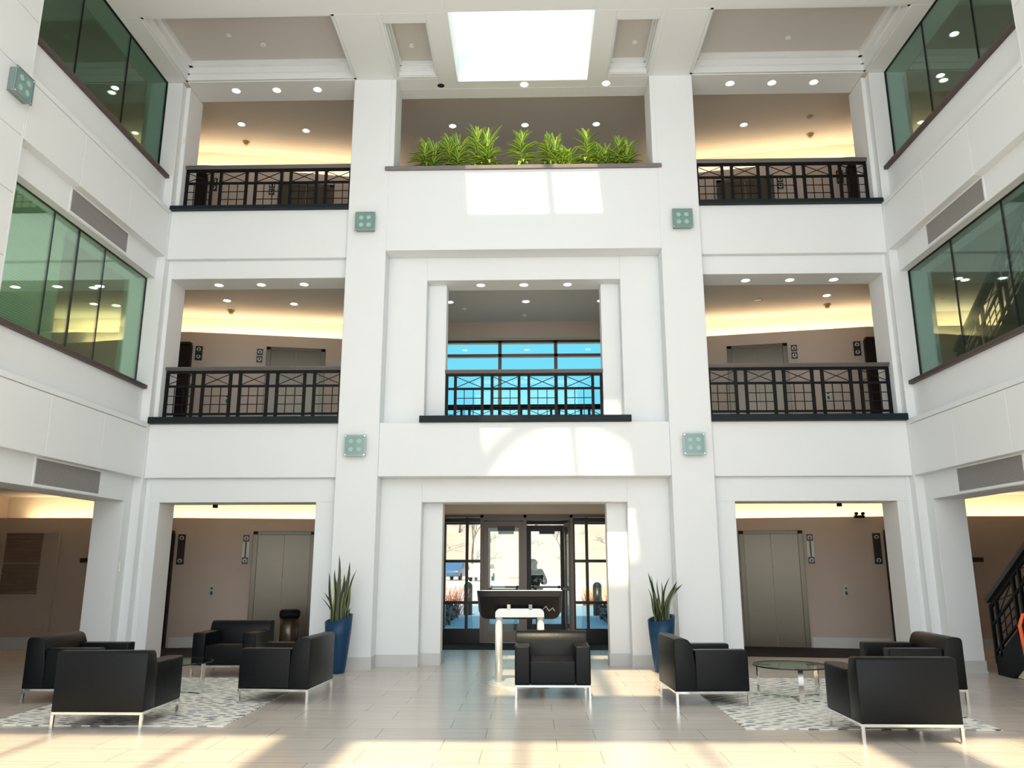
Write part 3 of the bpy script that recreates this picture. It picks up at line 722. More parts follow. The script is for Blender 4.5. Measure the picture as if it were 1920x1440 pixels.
for x, y in ((-8.55, 13.2), (-9.3, 13.2), (-8.25, 14.2)): down(x, y, 6.36, 'downlight in the row behind the left second-floor green glass, %s' % {-8.55: 'middle one', -9.3: 'farthest from the corner', -8.25: 'standing lower and apart'}[x])
for k, x in enumerate((-0.72, 0.005, 0.74)):
    down(x, 12.62-0.04, 6.08, '%s of three downlights in the centre balcony soffit' % ('left', 'middle', 'right')[k])
for k, x in enumerate((-1.42, 0.03, 1.45)):
    down(x, 14.27, 6.36, '%s downlight of the corridor ceiling behind the centre balcony' % ('left', 'middle', 'right')[k])
    down(x, 12.20, 9.62, ('unlit round fitting at the left of the soffit over the planter', 'middle lit downlight of the soffit over the planter', 'right lit downlight of the soffit over the planter')[k], k > 0)
    down(x, 14.2, 10.04, '%s downlight glowing just above the planter leaves' % ('left', 'middle', 'right')[k])
det = thing('smoke_detector', '', 'smoke detector', group='ceiling smoke detectors')
MB().cyl((0, 0), 0.07, -0.025, 0, 20).build('base', TANP, det); MB().cyl((0, 0), 0.035, -0.075, -0.025, 16, r2=0.045).build('sensor', TANP, det)
for i, (x, y, z, lab) in enumerate(((-5.77, 14.66, 6.36, 'tan smoke detector on the left second-floor lobby ceiling'), (5.83, 14.6, 6.36, 'tan smoke detector on the right second-floor lobby ceiling'),
        (-5.76, 14.7, 10.04, 'tan smoke detector on the left top-floor lobby ceiling'), (5.85, 14.7, 10.04, 'tan smoke detector on the right top-floor lobby ceiling'))):
    o = det if i == 0 else copy_tree(det); o.location = (x, y, z); o['label'] = lab
sp = MB().cyl((0, 0), 0.045, -0.02, 0, 18, r2=0.05).cyl((0, 0), 0.02, -0.035, -0.02, 12).build('sprinkler_head', TRIMW)
for i, (x, y, z, lab) in enumerate(((-4.8, 11.2, 9.95, 'larger white sprinkler cap near the middle of the left ceiling coffer'), (-4.32, 11.46, 9.95, 'small white sprinkler cap right of the middle in the left ceiling coffer'),
        (-1.83, 11.45, 9.88, 'white sprinkler cap in the narrow coffer left of the skylight'), (1.86, 11.45, 9.88, 'white sprinkler cap in the narrow coffer right of the skylight'),
        (4.39, 11.5, 9.95, 'white sprinkler cap in the right ceiling coffer'), (0.0, 15.1, 6.36, 'white sprinkler cap on the ceiling behind the centre balcony'), (-1.18, 14.66, 6.36, 'small sprinkler at the left of the ceiling behind the centre balcony'))):
    o = sp if i == 0 else sp.copy()
    if i: C.objects.link(o)
    o.location = (x, y, z); tag(o, lab, 'sprinkler', 'white ceiling sprinkler caps')
for s, nm in ((-1, 'left'), (1, 'right')):
    o = MB().cyl((0, 0), 0.04, -0.05, 0, 16).build('security_camera', BLACKP); o.location = (s*4.95, 12.62, 2.42); tag(o, 'small black dome camera under the %s ground-floor lobby header' % nm, 'camera', 'small black dome cameras')
o = MB().box(-0.012, 0.0, -0.04, 0.04, -0.07, 0.07).build('wall_switch', TRIMW); o.location = (-5.988, 11.88, 1.46); tag(o, 'small white wall switch on the left corner pier', 'switch')
o = MB().box(-0.03, 0.03, -0.012, 0.0, -0.05, 0.05).build('wall_sensor', TRIMW); o.location = (-5.835, 12.148, 8.6); tag(o, 'tiny white sensor on the wall left of the top-left railing', 'sensor')
t = thing('emergency_light', 'small twin-head emergency light on the cove ledge of the right ground-floor lobby', 'emergency light', (6.15, 14.85, 2.33)); MB().box(-0.09, 0.09, -0.03, 0.03, -0.02, 0.03).build('housing', BLACKP, t); MB().cyl((-0.06, 0.06), 0.03, -0.05, 0.0, 12, axis='Y').build('lamp_head', BLACKP, t); MB().cyl((0.06, 0.06), 0.03, -0.05, 0.0, 12, axis='Y').build('lamp_head', BLACKP, t)

# ================================================================== ARMCHAIRS
def make_chair():
    """local: front towards -Y, origin on the floor at the centre"""
    t = thing('armchair', '', 'armchair', group='black leather lounge armchairs')
    w, d = 0.43, 0.40
    prof = [(d, 0.162), (d, 0.665), (d-0.012, 0.69), (d-0.035, 0.70), (d-0.115, 0.70), (d-0.15, 0.69), (d-0.175, 0.665), (d-0.205, 0.59), (d-0.225, 0.42), (d-0.235, 0.162)]
    m = MB().prism(prof, -w, w, 'X'); m.build('backrest', LEATHER, t, bevel=0.010, seg=2, smooth=True)
    MB().box(-w+0.165, w-0.165, -d+0.01, d-0.22, 0.162, 0.425).build('seat', LEATHER, t, bevel=0.028, seg=3)
    for s in (-1, 1): MB().mbox(s, w-0.172, w, -d, d-0.222, 0.162, 0.582).build('armrest', LEATHER, t, bevel=0.020, seg=3)
    m = MB(); frame_rect_h(m, -w, w, -d, d, 0.028, 0.136, 0.162); m.build('base_frame', CHROME, t, bevel=0.003, seg=1)
    for i in (-1, 1):
        for j in (-1, 1): MB().box(i*(w-0.014)-0.014, i*(w-0.014)+0.014, j*(d-0.014)-0.014, j*(d-0.014)+0.014, 0.0, 0.137).build('leg', CHROME, t, bevel=0.002, seg=1)
    return t
def frame_rect_h(m, x0, x1, y0, y1, w, z0, z1):
    m.box(x0, x1, y0, y0+w, z0, z1); m.box(x0, x1, y1-w, y1, z0, z1); m.box(x0, x0+w, y0+w, y1-w, z0, z1); m.box(x1-w, x1, y0+w, y1-w, z0, z1)
ch = make_chair()
clist = [(0.34, 9.81, 0, 0, 'black leather armchair facing the viewer in front of the touchscreen kiosk'),
         (2.02, 9.43, 0, R(93), 'black leather armchair in side view on the left edge of the right rug'),
         (3.34, 7.66, 0.0, R(180), 'nearest black leather armchair at the right, seen from behind'),
         (4.44, 9.62, 0, R(-91), 'black leather armchair at the far right facing left behind the nearest one'),
         (-3.92, 8.08, 0.0, R(180), 'nearest black leather armchair at the left, seen from behind'),
         (-5.10, 9.47, 0, R(90), 'black leather armchair at the far left facing right behind the nearest one'),
         (-4.07, 11.49, 0, 0, 'black leather armchair facing the viewer before the left elevator lobby'),
         (-2.70, 9.50, 0, R(-94), 'black leather armchair in side view on the right edge of the left rug')]
for i, (x, y, z, rz, lab) in enumerate(clist):
    o = ch if i == 0 else copy_tree(ch); o.location = (x, y, 0); o.rotation_euler = (0, 0, rz); o['label'] = lab
# rugs
for (x0, x1, y0, y1, lab) in ((-5.13, -2.80, 7.88, 11.10, 'cream area rug with slate dashes in the left seating group'), (2.08, 4.42, 7.86, 11.19, 'cream area rug with slate dashes in the right seating group')):
    o = MB().box(-(x1-x0)/2, (x1-x0)/2, -(y1-y0)/2, (y1-y0)/2, 0, 0.008).build('area_rug', RUG); o.location = ((x0+x1)/2, (y0+y1)/2, 0.001); tag(o, lab, 'rug', 'cream patterned area rugs')
# glass coffee tables
def table(x, y, rz, lab):
    t = thing('coffee_table', lab, 'coffee table', (x, y, 0.009), rz, 'round glass coffee tables')
    MB().cyl((0, 0), 0.42, 0.345, 0.357, 64).build('glass_top', GLASST, t)
    m = MB(); n = 48
    for i in range(n):
        a0, a1 = 2*PI*i/n, 2*PI*(i+1)/n; m.bar((0.417*math.cos(a0), 0.417*math.sin(a0), 0.351), (0.417*math.cos(a1), 0.417*math.sin(a1), 0.351), 0.008, 0.013)
    m.build('glass_edge', JOINT, t)
    for k in range(3):
        a = 2*PI*k/3; c, s = math.cos(a), math.sin(a)
        m = MB()
        rot = Matrix.Rotation(a, 3, 'Z')
        m.box(0.378, 0.392, -0.028, 0.028, 0.0, 0.344, rot=rot).box(0.0, 0.378, -0.028, 0.028, 0.0, 0.012, rot=rot).box(0.22, 0.378, -0.028, 0.028, 0.335, 0.344, rot=rot)
        m.build('leg', CHROME, t)
table(3.07, 9.60, R(-93), 'round glass coffee table with chrome legs on the right rug')
table(-4.14, 9.80, R(-14), 'round glass coffee table with chrome legs on the left rug, half hidden by an armchair')

# ================================================================== KIOSK
t = thing('touchscreen_kiosk', 'tilted black touchscreen kiosk on a silver twin-post stand before the entrance', 'kiosk', (-0.05, 10.62, 0))
m = MB().cyl((0, 0), 0.45, 0.0, 0.012, 48).cyl((0, 0), 0.44, 0.012, 0.028, 48, r2=0.40); m.build('base', SILVER, t)
for s in (-1, 1): MB().cyl((s*0.27, 0), 0.046, 0.02, 0.88, 24).build('post', SILVER, t)
m = MB(); pts = []
for s in (-1, 1):
    for k in range(7):
        a = PI/2*(k/6); pts.append((s*(0.25+0.066*math.cos(a)), 0.865+0.066*math.sin(a)) if s > 0 else (-(0.25+0.066*math.sin(a)), 0.865+0.066*math.cos(a)))
pts = [(0.316, 0.82)]+[(0.25+0.066*math.cos(PI/2*k/6), 0.865+0.066*math.sin(PI/2*k/6)) for k in range(7)]+[(-0.25-0.066*math.sin(PI/2*k/6), 0.865+0.066*math.cos(PI/2*k/6)) for k in range(7)]+[(-0.316, 0.82)]
m.prism(pts, -0.048, 0.048, 'Y'); m.build('crossbar', SILVER, t, bevel=0.004)
# tilted housing: upper edge towards the viewer, screen faces away and up
ang = R(33)
h = bpy.data.objects.new('screen_housing', None)
def tilt(v):      # v=(x, along slope, normal) -> local
    return Vector((v[0], -0.22+v[1]*math.cos(ang), 1.16-v[1]*math.sin(ang)))+Vector((0, math.sin(ang)*v[2], math.cos(ang)*v[2]))
def tilted(name, outline, n0, n1, mt, bev=0.0, inset=0.0, par=None):
    m = MB(); v0 = [m.bm.verts.new(tilt((x*(1-inset), 0.31+(y-0.31)*(1-inset), n0))) for x, y in outline]; v1 = [m.bm.verts.new(tilt((x, y, n1))) for x, y in outline]
    n = len(outline)
    for i in range(n): m.bm.faces.new((v0[i], v0[(i+1) % n], v1[(i+1) % n], v1[i]))
    m.bm.faces.new(v0[::-1]); m.bm.faces.new(v1)
    return m.build(name, mt, par or t, bevel=bev)
Lc = 0.60
out = [(-0.545, 0), (0.545, 0)]+[(0.545-0.09+0.09*math.cos(a), Lc-0.09+0.09*math.sin(a)) for a in (0, PI/6, PI/3, PI/2)]+[(-0.455-0.09*math.sin(a), Lc-0.09+0.09*math.cos(a)) for a in (0, PI/6, PI/3, PI/2)]
hs = tilted('screen_housing', out, -0.075, 0.0, BLACKP, 0.006, inset=0.07)
tilted('bezel', out, 0.0, 0.007, SILVER, 0.002, par=hs)
tilted('screen', [(x*0.94, 0.03+y*0.90) for x, y in out], 0.007, 0.009, SCREEN, par=hs)
for s in (-1, 1):
    MB().bar((s*0.14, -0.03, 0.90), (s*0.14, -0.10, 1.03), 0.045, 0.02).build('bracket', SILVER, t, bevel=0.003)
MB().box(-0.06, 0.06, -0.02, 0.10, 0.90, 0.98).build('mount', BLACKP, t)
MB().tube([(0.30, -0.02, 0.92), (0.34, -0.06, 0.96), (0.38, -0.03, 0.90), (0.43, -0.05, 0.94), (0.45, 0.0, 0.90)], 0.006, 6).build('cable', SILVER, t)

# ================================================================== POTTED SNAKE PLANTS
def pot(x, y, lab, leaves, top_l, top_r, seed):
    rr = random.Random(seed)
    t = thing('potted_snake_plant', lab, 'potted plant', (x, y, 0), 0, 'snake plants in tall blue planters')
    m = MB(); n = 40; rb, rt_ = 0.115, 0.195
    rings = []
    for f in (0, 0.03, 0.35, 0.7, 1.0):
        ring = []
        for i in range(n):
            a = 2*PI*i/n; zt = (top_l+top_r)/2+(top_r-top_l)/2*math.cos(a)+0.03*math.sin(a)
            z = zt*f; r = rb+(rt_-rb)*(1-(1-f)**1.35)
            if f == 0: r = rb-0.01
            ring.append(m.bm.verts.new((r*math.cos(a), r*math.sin(a), z)))
        rings.append(ring)
    ring = []
    for dr, dz in ((0.016, 0.0), (0.018, -0.09)):
        ring = []
        for i in range(n):
            a = 2*PI*i/n; zt = (top_l+top_r)/2+(top_r-top_l)/2*math.cos(a)+0.03*math.sin(a)
            ring.append(m.bm.verts.new(((rt_-dr)*math.cos(a), (rt_-dr)*math.sin(a), zt+dz)))
        rings.append(ring)
    for A, B in zip(rings, rings[1:]):
        for i in range(n): f = m.bm.faces.new((A[i], A[(i+1) % n], B[(i+1) % n], B[i])); f.smooth = True
    m.bm.faces.new(rings[0][::-1])
    m.build('planter', BLUEPOT, t)
    m = MB(); vs = [m.bm.verts.new((0.178*math.cos(2*PI*i/n), 0.178*math.sin(2*PI*i/n), (top_l+top_r)/2+(top_r-top_l)/2*math.cos(2*PI*i/n)*0.9-0.035)) for i in range(n)]; m.bm.faces.new(vs)
    m.build('soil', SOIL, t)
    zb = (top_l+top_r)/2-0.05
    for (bx, dx, dy, hh, w, bend) in leaves:
        by = rr.uniform(-0.08, 0.06); pts = []; ws = []
        N = 9; ph = rr.uniform(0, 6)
        for k in range(N+1):
            f = k/N
            pts.append((bx+dx*(f**(1+bend)), by+dy*f, zb+hh*f*(1-0.10*bend*f*abs(dx)*4)))
            ws.append(1.25*w*(0.55+0.45*math.sin(min(1, f*1.6)*PI/2))*(1-f**3.0)**0.8+0.002)
            pts[-1] = (pts[-1][0]+0.014*math.sin(ph+f*6), pts[-1][1], pts[-1][2])
        sv = Vector((math.cos(ph*0.4-1), math.sin(ph*0.4-1)*0.8, 0))
        MB().blade(pts, ws, sv, 0.25).build('leaf', SNAKE, t)
LV_L = [(-0.01, -0.02, 0.0, 0.93, 0.045, 0.3), (0.06, 0.07, 0.0, 0.84, 0.05, 0.5), (0.08, 0.14, 0.0, 0.76, 0.05, 1.0), (-0.04, -0.02, 0.0, 0.72, 0.05, 0.2), (-0.10, -0.08, 0.02, 0.70, 0.042, 0.6),
        (-0.06, -0.03, 0.0, 0.58, 0.045, 0.2), (0.02, 0.02, -0.03, 0.66, 0.05, 0.3), (0.05, 0.03, -0.05, 0.58, 0.052, 0.3), (0.10, 0.07, 0, 0.55, 0.042, 0.5), (-0.09, -0.12, 0, 0.42, 0.04, 1.2), (-0.11, -0.16, 0, 0.36, 0.03, 1.6),
        (0.0, -0.02, -0.06, 0.50, 0.05, 0.2), (0.09, 0.10, -0.04, 0.20, 0.04, 0.8), (0.08, 0.02, 0.03, 0.48, 0.05, 0.3), (-0.03, 0.04, 0.03, 0.60, 0.045, 0.4), (0.12, 0.05, 0.0, 0.17, 0.035, 0.8)]
pot(-2.64, 11.62, 'tall snake plant in a blue planter with slanted rim by the left pier', LV_L, 0.70, 0.79, 3)
LV_R = [(-0.06, -0.09, 0, 0.70, 0.055, 0.6), (-0.04, -0.06, 0, 0.66, 0.055, 0.5), (-0.01, -0.01, 0, 0.58, 0.055, 0.2), (-0.09, -0.10, 0, 0.47, 0.022, 0.7), (0.02, 0.02, 0, 0.55, 0.028, 0.2), (0.03, 0.12, 0, 0.66, 0.03, 1.3),
        (0.05, 0.26, 0, 0.58, 0.055, 1.0), (0.05, 0.20, 0, 0.60, 0.055, 0.9), (0.06, 0.16, 0.02, 0.52, 0.06, 0.8), (0.0, 0.06, -0.04, 0.40, 0.06, 0.5), (-0.05, -0.05, -0.04, 0.42, 0.06, 0.3), (0.03, 0.12, -0.05, 0.36, 0.055, 0.7), (-0.02, -0.03, -0.05, 0.34, 0.06, 0.3)]
pot(1.96, 11.80, 'shorter snake plant in a blue planter with slanted rim by the right pier', LV_R, 0.70, 0.775, 5)

# ================================================================== THIRD-FLOOR PLANTER
t = thing('planter_box', 'dark planter trough behind the taupe ledge on the third floor', 'planter', (0, 12.42, 7.90))
MB().box(-2.14, 2.14, 0.20, 0.24, 0.0, 0.10).box(-2.14, 2.14, -0.28, -0.24, 0.0, 0.06).build('rim', LEDGE, t)
MB().box(-2.14, 2.14, -0.24, 0.20, 0.0, 0.045).build('soil', SOIL, t)
def drac(x, top, spread, seed, lab):
    rr = random.Random(seed)
    t = thing('dracaena_plant', lab, 'plant', (x, 12.40, 7.945), 0, 'striped leafy plants in the third-floor planter')
    hs = top-7.945
    nst = rr.choice((1, 2, 2))
    m = MB(); stems = []
    for k in range(nst):
        ox = 0.0 if nst == 1 else (k-0.5)*spread*0.55; hh = hs*(0.72 if k == 0 else 0.55)
        pts = [(ox*0.5, 0, 0), (ox*0.8, 0.01, hh*0.5), (ox, 0.0, hh)]; m.tube(pts, [0.014, 0.012, 0.009], 8); stems.append((ox, hh))
    m.build('stem', BARK, t)
    m = MB()
    for ox, hh in stems:
        for k in range(70):
            f = rr.random()**0.8; z0 = hh*(0.16+0.84*f); a = rr.uniform(0, 2*PI)
            L = spread*1.3*rr.uniform(0.75, 1.15)*(1.05-0.25*f); rise = rr.uniform(0.3, 0.75)*(0.25+0.95*f**2)
            drop = (1.05-f)*rr.uniform(0.35, 0.9)
            pts = []; ws = []
            for q in range(7):
                g = q/6; rr_ = L*(g if f < 0.85 else g*(0.35+0.5*rise*0))
                pts.append((ox+math.cos(a)*rr_*(0.9 if f < 0.85 else 1), math.sin(a)*rr_*0.62, z0+L*rise*g*1.15-L*drop*g*g*1.1)); ws.append(0.052*math.sin(PI*min(1, 0.12+g*0.88))**0.7+0.002)
            m.blade(pts, ws, Vector((-math.sin(a), math.cos(a), 0)), 0.2)
        for k in range(13):
            a = 2*PI*k/13+rr.random(); pts = []; ws = []
            L = (top-7.945-hh)*rr.uniform(0.75, 1.12); tl = rr.uniform(0.1, 1.1)
            for q in range(7):
                g = q/6; pts.append((ox+math.cos(a)*L*tl*g, math.sin(a)*L*tl*g*0.6, hh+L*g*(1-0.25*tl*g))); ws.append(0.046*math.sin(PI*min(1, 0.15+g*0.85))**0.7+0.002)
            m.blade(pts, ws, Vector((-math.sin(a), math.cos(a), 0)), 0.2)
    m.build('foliage', DRAC, t)
for i, (x, top, sp_, lab) in enumerate(((-1.62, 8.72, 0.28, 'dark leafy plant at the far left end of the third-floor planter'), (-1.20, 8.80, 0.27, 'leafy plant second from the left in the third-floor planter, under a downlight'),
        (-0.70, 8.95, 0.33, 'tallest and fullest yellow-green plant left of the middle of the planter'), (-0.02, 8.85, 0.30, 'yellow-green plant at the middle of the third-floor planter'),
        (0.50, 8.80, 0.24, 'slender plant just right of the middle in the third-floor planter'), (0.74, 8.55, 0.22, 'low yellow plant between two taller ones right of the middle of the planter'),
        (1.10, 8.88, 0.28, 'tall spiky plant in the right half of the third-floor planter'), (1.36, 8.58, 0.24, 'low plant second from the right end of the third-floor planter'),
        (1.72, 8.72, 0.26, 'dark leafy plant at the far right end of the third-floor planter'))):
    drac(x, top, sp_, 40+i, lab)

# ================================================================== TRASH BIN, ORANGE CHAIR
t = thing('trash_bin', 'round stainless trash bin with black rim before the left elevator', 'trash bin', (-3.98, 13.75, 0.008))
MB().cyl((0, 0), 0.165, 0.0, 0.03, 32).build('base_ring', BLACKP, t); MB().cyl((0, 0), 0.158, 0.03, 0.62, 32).build('body', STEEL, t)
MB().cyl((0, 0), 0.172, 0.62, 0.70, 32).cyl((0, 0), 0.172, 0.70, 0.735, 32, r2=0.15).build('rim', BLACKP, t)
t = thing('orange_chair', 'orange tube-framed chair just entering at the right picture edge', 'chair', (6.20, 9.30, 0), 0)
for s in (-1, 1):
    m = MB(); pts = [(-0.42, s*0.28, 0.0), (-0.46, s*0.28, 0.40), (-0.49, s*0.28, 0.80), (-0.44, s*0.28, 0.92), (-0.32, s*0.28, 0.90), (-0.28, s*0.28, 0.78), (-0.10, s*0.28, 0.62), (0.20, s*0.28, 0.56), (0.30, s*0.28, 0.0)]
    m.tube(pts, 0.022, 10); m.build('side_frame', ORANGE, t)
MB().box(-0.25, 0.28, -0.27, 0.27, 0.40, 0.45).build('seat', BLACKP, t, bevel=0.01); MB().box(-0.42, -0.38, -0.27, 0.27, 0.45, 0.88).build('backrest', BLACKP, t, bevel=0.01)

# ================================================================== OUTDOORS
m = MB(); m.box(-60, 60, 16.6, 140, -0.25, -0.02); struct(m.build('ground', ASPH), 'sunlit parking surface outside', 'ground')
m = MB(); m.box(-2.6, 2.6, 16.6, 30, -0.02, 0.0); m.box(-2.6, 2.6, 16.25, 16.6, -0.2, 0.0); struct(m.build('path', CONC), 'pale concrete walk outside the doors', 'path')
m = MB(); m.prism([(82, -0.1), (130, 15.5), (138, 16), (138, -0.1)], -70, 70, 'X'); struct(m.build('hill', LEAFL), 'pale wooded slope beyond the parking lot', 'hill')
def tree(x, y, z, h, seed, mt, lab):
    rr = random.Random(seed); m = MB()
    def grow(p, d, L, r, dep):
        q = p+d*L*0.5+Vector((rr.uniform(-1, 1), rr.uniform(-1, 1), 0))*L*0.06; e = p+d*L
        m.tube([p, q, e], [r, r*0.85, r*0.65], 5)
        if dep == 0: return
        for k in range(3 if dep > 1 else 3):
            nd = (d+Vector((rr.uniform(-1, 1), rr.uniform(-1, 1), rr.uniform(-0.15, 0.6)))*0.62).normalized(); grow(e if k < 2 else q, nd, L*rr.uniform(0.6, 0.8), r*0.6, dep-1)
    grow(Vector((0, 0, 0)), Vector((0, 0, 1)), h*0.30, h*0.013, 5)
    o = m.build('bare_tree', mt); o.location = (x, y, z); tag(o, lab, 'tree', 'bare winter trees beyond the parking lot')
for i in range(24):
    x = -15.5+i*1.35; y = 84+(i*7 % 24)*1.3; z = (y-83)*0.32
    tree(x, y, z-0.1, rnd.uniform(9, 13), 100+i, BARK if i % 3 else BARKR, 'bare winter tree seen through the entrance glass beyond the parking lot')
def shrub(x, y, mt, h, n, lab, seed, nm='twiggy_shrub'):
    rr = random.Random(seed); m = MB()
    for k in range(n):
        a = rr.uniform(0, 2*PI); tl = rr.uniform(0.1, 0.75); L = h*rr.uniform(0.7, 1.05); b = Vector((rr.uniform(-0.25, 0.25), rr.uniform(-0.2, 0.2), 0))*h
        e = b+Vector((math.cos(a)*tl, math.sin(a)*tl, 1))*L*0.8
        m.tube([b, (b+e)/2+Vector((0, 0, 0.06*L)), e], [0.014, 0.010, 0.004], 4)
    o = m.build(nm, mt); o.location = (x, y, -0.02); return tag(o, lab, 'shrub')
shrub(-2.3, 24.3, BUSHR, 1.1, 90, 'bare reddish shrub outside the left sidelight', 1)
shrub(2.62, 25.0, BUSHO, 1.25, 110, 'orange dry shrub outside the right sidelight', 2)
shrub(2.2, 30.0, BUSHO, 0.9, 70, 'small orange dry shrub further off outside the right sidelight', 8)
def hedge(x, y, w, d, h, lab, seed):
    rr = random.Random(seed); m = MB()
    for k in range(900):
        p = Vector((rr.uniform(-w, w), rr.uniform(-d, d), rr.uniform(0, h))); a = rr.uniform(0, 2*PI); q = Matrix.Rotation(a, 3, 'Z') @ Matrix.Rotation(rr.uniform(-1, 1), 3, 'X')
        v = [m.bm.verts.new(p+q @ Vector(c)) for c in ((-0.05, 0, 0), (0.05, 0, 0), (0.0, 0.01, 0.10))]; m.bm.faces.new(v)
    m.box(-w*0.92, w*0.92, -d*0.9, d*0.9, 0, h*0.85)
    o = m.build('low_hedge', HEDGE); o.location = (x, y, -0.02); tag(o, lab, 'hedge')
hedge(-3.0, 21.5, 1.05, 1.6, 0.42, 'low dark hedge outside the left sidelight', 4)
hedge(3.0, 21.9, 1.05, 1.6, 0.42, 'low dark hedge outside the right sidelight', 5)
def bollard(x, y, lab):
    t = thing('bollard', lab, 'bollard', (x, y, -0.02), 0, 'dark round-topped bollards')
    MB().cyl((0, 0), 0.13, 0, 0.85, 24).build('post', DOORFD, t)
    m = MB()
    pr = [0.13]+[0.13*math.cos(a) for a in (0.3, 0.6, 0.9, 1.2, 1.5)]; zs = [0.85]+[0.85+0.13*math.sin(a) for a in (0.3, 0.6, 0.9, 1.2, 1.5)]
    for (ra, za), (rb_, zb_) in zip(zip(pr, zs), zip(pr[1:], zs[1:])): m.cyl((0, 0), ra, za, zb_, 24, r2=rb_)
    m.build('dome', DOORFD, t)
bollard(-1.80, 24.4, 'dark round-topped bollard outside the left sidelight'); bollard(2.05, 24.2, 'dark round-topped bollard outside the right sidelight')
def car(x, y, rz, mt, lab, suv=1.0):
    t = thing('parked_car', lab, 'car', (x, y, -0.02), rz, 'parked cars')
    pr = [(-2.2, 0.35), (-2.25, 0.75), (-2.1, 0.95), (-1.2, 1.05), (-0.55, 1.5*suv), (1.2, 1.52*suv), (1.95, 1.0), (2.2, 0.9), (2.22, 0.35)]
    MB().prism(pr, -0.85, 0.85, 'Y').build('body', mt, t, bevel=0.08, seg=2, smooth=True)
    for s in (-1, 1): MB().prism([(-1.0, 1.07), (-0.5, 1.42*suv), (1.1, 1.44*suv), (1.65, 1.05)], s*0.84, s*0.87, 'Y').build('side_window', SCREEN, t)
    for i in (-1.35, 1.35):
        for s in (-1, 1): MB().cyl((i, 0.33), 0.33, s*0.68, s*0.88, 24, axis='Y').build('wheel', TYRE, t)
car(-4.3, 72, R(84), CARW, 'white car parked outside, seen through the left sidelight'); car(-7.0, 76, R(80), CARB, 'blue car parked behind the white one outside', 1.1)
car(8.6, 75, R(80), CARB, 'dark blue car far outside the right sidelight')

# person standing just outside the outer door
t = thing('person', 'person with black hair in slate grey jacket and black trousers standing outside the glass doors', 'person', (0.16, 18.35, 0.0), R(20))
def skinned(name, verts, edges, radii, mt, par, sub=2, root=0):
    me = bpy.data.meshes.new(name); me.from_pydata(verts, edges, []); me.update()
    o = bpy.data.objects.new(name, me); C.objects.link(o); o.parent = par
    sk = o.modifiers.new('skin', 'SKIN')
    if not me.skin_vertices: me.attributes  # created with the modifier
    lay = me.skin_vertices[0] if me.skin_vertices else None
    if lay:
        for i, r_ in enumerate(radii):
            lay.data[i].radius = (r_, r_) if not isinstance(r_, tuple) else r_
            lay.data[i].use_root = (i == root)
    sk.use_smooth_shade = True
    ss = o.modifiers.new('sub', 'SUBSURF'); ss.levels = sub; ss.render_levels = sub
    me.materials.append(mt); return o
def ensure_skin(me):
    bm = bmesh.new(); bm.from_mesh(me); bm.verts.layers.skin.verify(); bm.to_mesh(me); bm.free()
_sk = skinned
def skinned(name, verts, edges, radii, mt, par, sub=2, root=0):
    me = bpy.data.meshes.new(name); me.from_pydata(verts, edges, []); me.update(); ensure_skin(me)
    o = bpy.data.objects.new(name, me); C.objects.link(o); o.parent = par
    lay = me.skin_vertices[0]
    for i, r_ in enumerate(radii):
        lay.data[i].radius = (r_, r_) if not isinstance(r_, tuple) else r_
        lay.data[i].use_root = (i == root)
    sk = o.modifiers.new('skin', 'SKIN'); sk.use_smooth_shade = True
    ss = o.modifiers.new('sub', 'SUBSURF'); ss.levels = sub; ss.render_levels = sub
    me.materials.append(mt); return o
J = dict(pel=(0, 0, 0.92), sp=(0, 0, 1.10), ch=(0, 0, 1.26), nk=(0, 0, 1.38), h1=(0, -0.01, 1.46), h2=(0, -0.015, 1.56),
         rs=(0.17, 0, 1.32), re=(0.27, -0.02, 1.07), rw=(0.10, -0.22, 1.10), ls=(-0.17, 0, 1.32), le=(-0.25, -0.02, 1.07), lw=(-0.08, -0.22, 1.12),
         rh=(0.09, 0, 0.88), rk=(0.10, -0.01, 0.48), ra=(0.10, 0.02, 0.09), rf=(0.11, -0.12, 0.04), lh=(-0.09, 0, 0.88), lk=(-0.10, -0.01, 0.48), la=(-0.10, 0.02, 0.09), lf=(-0.11, -0.12, 0.04))
def chain(names, E_, rad):
    ix = {n_: i for i, n_ in enumerate(names)}; return [J[n_] for n_ in names], [(ix[a], ix[b]) for a, b in E_], rad
v, e, r_ = chain(['pel', 'sp', 'ch', 'nk', 'h1', 'h2', 'rs', 're', 'rw', 'ls', 'le', 'lw', 'rh', 'rk', 'ra', 'rf', 'lh', 'lk', 'la', 'lf'],
    [('pel', 'sp'), ('sp', 'ch'), ('ch', 'nk'), ('nk', 'h1'), ('h1', 'h2'), ('ch', 'rs'), ('rs', 're'), ('re', 'rw'), ('ch', 'ls'), ('ls', 'le'), ('le', 'lw'), ('pel', 'rh'), ('rh', 'rk'), ('rk', 'ra'), ('ra', 'rf'), ('pel', 'lh'), ('lh', 'lk'), ('lk', 'la'), ('la', 'lf')],
    [0.13, 0.115, 0.125, 0.05, 0.078, 0.082, 0.055, 0.042, 0.03, 0.055, 0.042, 0.03, 0.08, 0.058, 0.04, 0.036, 0.08, 0.058, 0.04, 0.036])
body = skinned('body', v, e, r_, SKIN, t)
v, e, r_ = chain(['pel', 'sp', 'ch', 'rs', 're', 'rw', 'ls', 'le', 'lw'], [('pel', 'sp'), ('sp', 'ch'), ('ch', 'rs'), ('rs', 're'), ('re', 'rw'), ('ch', 'ls'), ('ls', 'le'), ('le', 'lw')], [0.155, 0.14, 0.145, 0.075, 0.065, 0.05, 0.075, 0.065, 0.05])
skinned('jacket', v, e, r_, JACK, t)
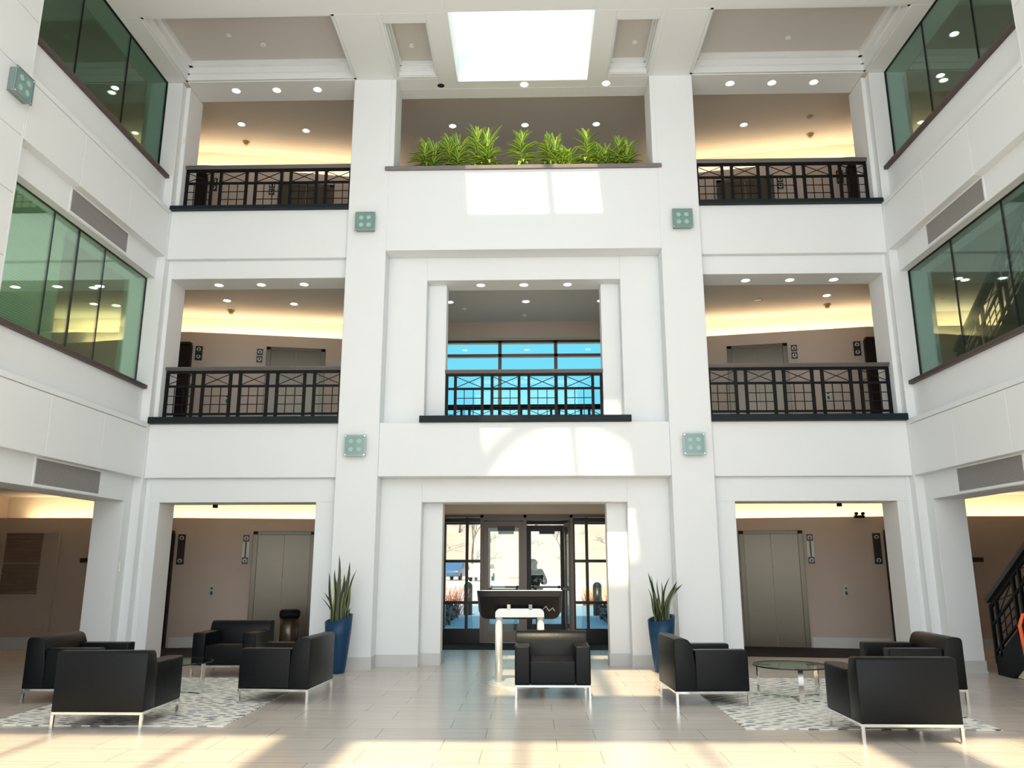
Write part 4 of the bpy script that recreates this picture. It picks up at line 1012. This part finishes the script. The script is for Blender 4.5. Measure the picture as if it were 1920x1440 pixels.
v, e, r_ = chain(['pel', 'rh', 'rk', 'ra', 'lh', 'lk', 'la'], [('pel', 'rh'), ('rh', 'rk'), ('rk', 'ra'), ('pel', 'lh'), ('lh', 'lk'), ('lk', 'la')], [0.14, 0.095, 0.07, 0.055, 0.095, 0.07, 0.055])
skinned('trousers', v, e, r_, TROU, t)
skinned('hair', [(0, 0.02, 1.60), (0, 0.05, 1.52), (0, 0.07, 1.42), (0, 0.08, 1.33)], [(0, 1), (1, 2), (2, 3)], [0.085, 0.095, 0.09, 0.06], HAIR, t)
for s in (-1, 1):                                                # hands with separate fingers holding a phone
    wx, wy, wz = (0.10, -0.22, 1.10) if s > 0 else (-0.08, -0.22, 1.12)
    vs = [(wx, wy, wz), (wx-s*0.03, wy-0.05, wz+0.02)]; es = [(0, 1)]; rs = [0.026, 0.034]
    for k in range(4):
        i0 = len(vs); fz = wz+0.045-0.022*k; L = (0.075, 0.085, 0.08, 0.062)[k]
        vs += [(wx-s*0.035, wy-0.075, fz), (wx-s*0.02, wy-0.075-L*0.45, fz), (wx-s*(0.02+L*0.35), wy-0.075-L*0.55, fz)]; es += [(1, i0), (i0, i0+1), (i0+1, i0+2)]; rs += [0.010, 0.009, 0.008]
    i0 = len(vs); vs += [(wx-s*0.05, wy-0.04, wz+0.045), (wx-s*0.065, wy-0.07, wz+0.07)]; es += [(1, i0), (i0, i0+1)]; rs += [0.011, 0.009]
    skinned('hand', vs, es, rs, SKIN, t)
m = MB()                                                         # face
m.box(-0.012, 0.012, -0.118, -0.085, 1.49, 1.53); fc = m.build('nose', SKIN, t, bevel=0.006)
for s in (-1, 1): MB().cyl((s*0.032, 1.535), 0.010, -0.100, -0.090, 10, axis='Y').build('eye', BLACKP, t)
MB().box(-0.022, 0.022, -0.098, -0.086, 1.462, 1.470).build('mouth', BUSHR, t)
for s in (-1, 1): MB().box(s*0.082-0.006, s*0.082+0.006, -0.02, 0.015, 1.49, 1.545).build('ear', SKIN, t, bevel=0.005)
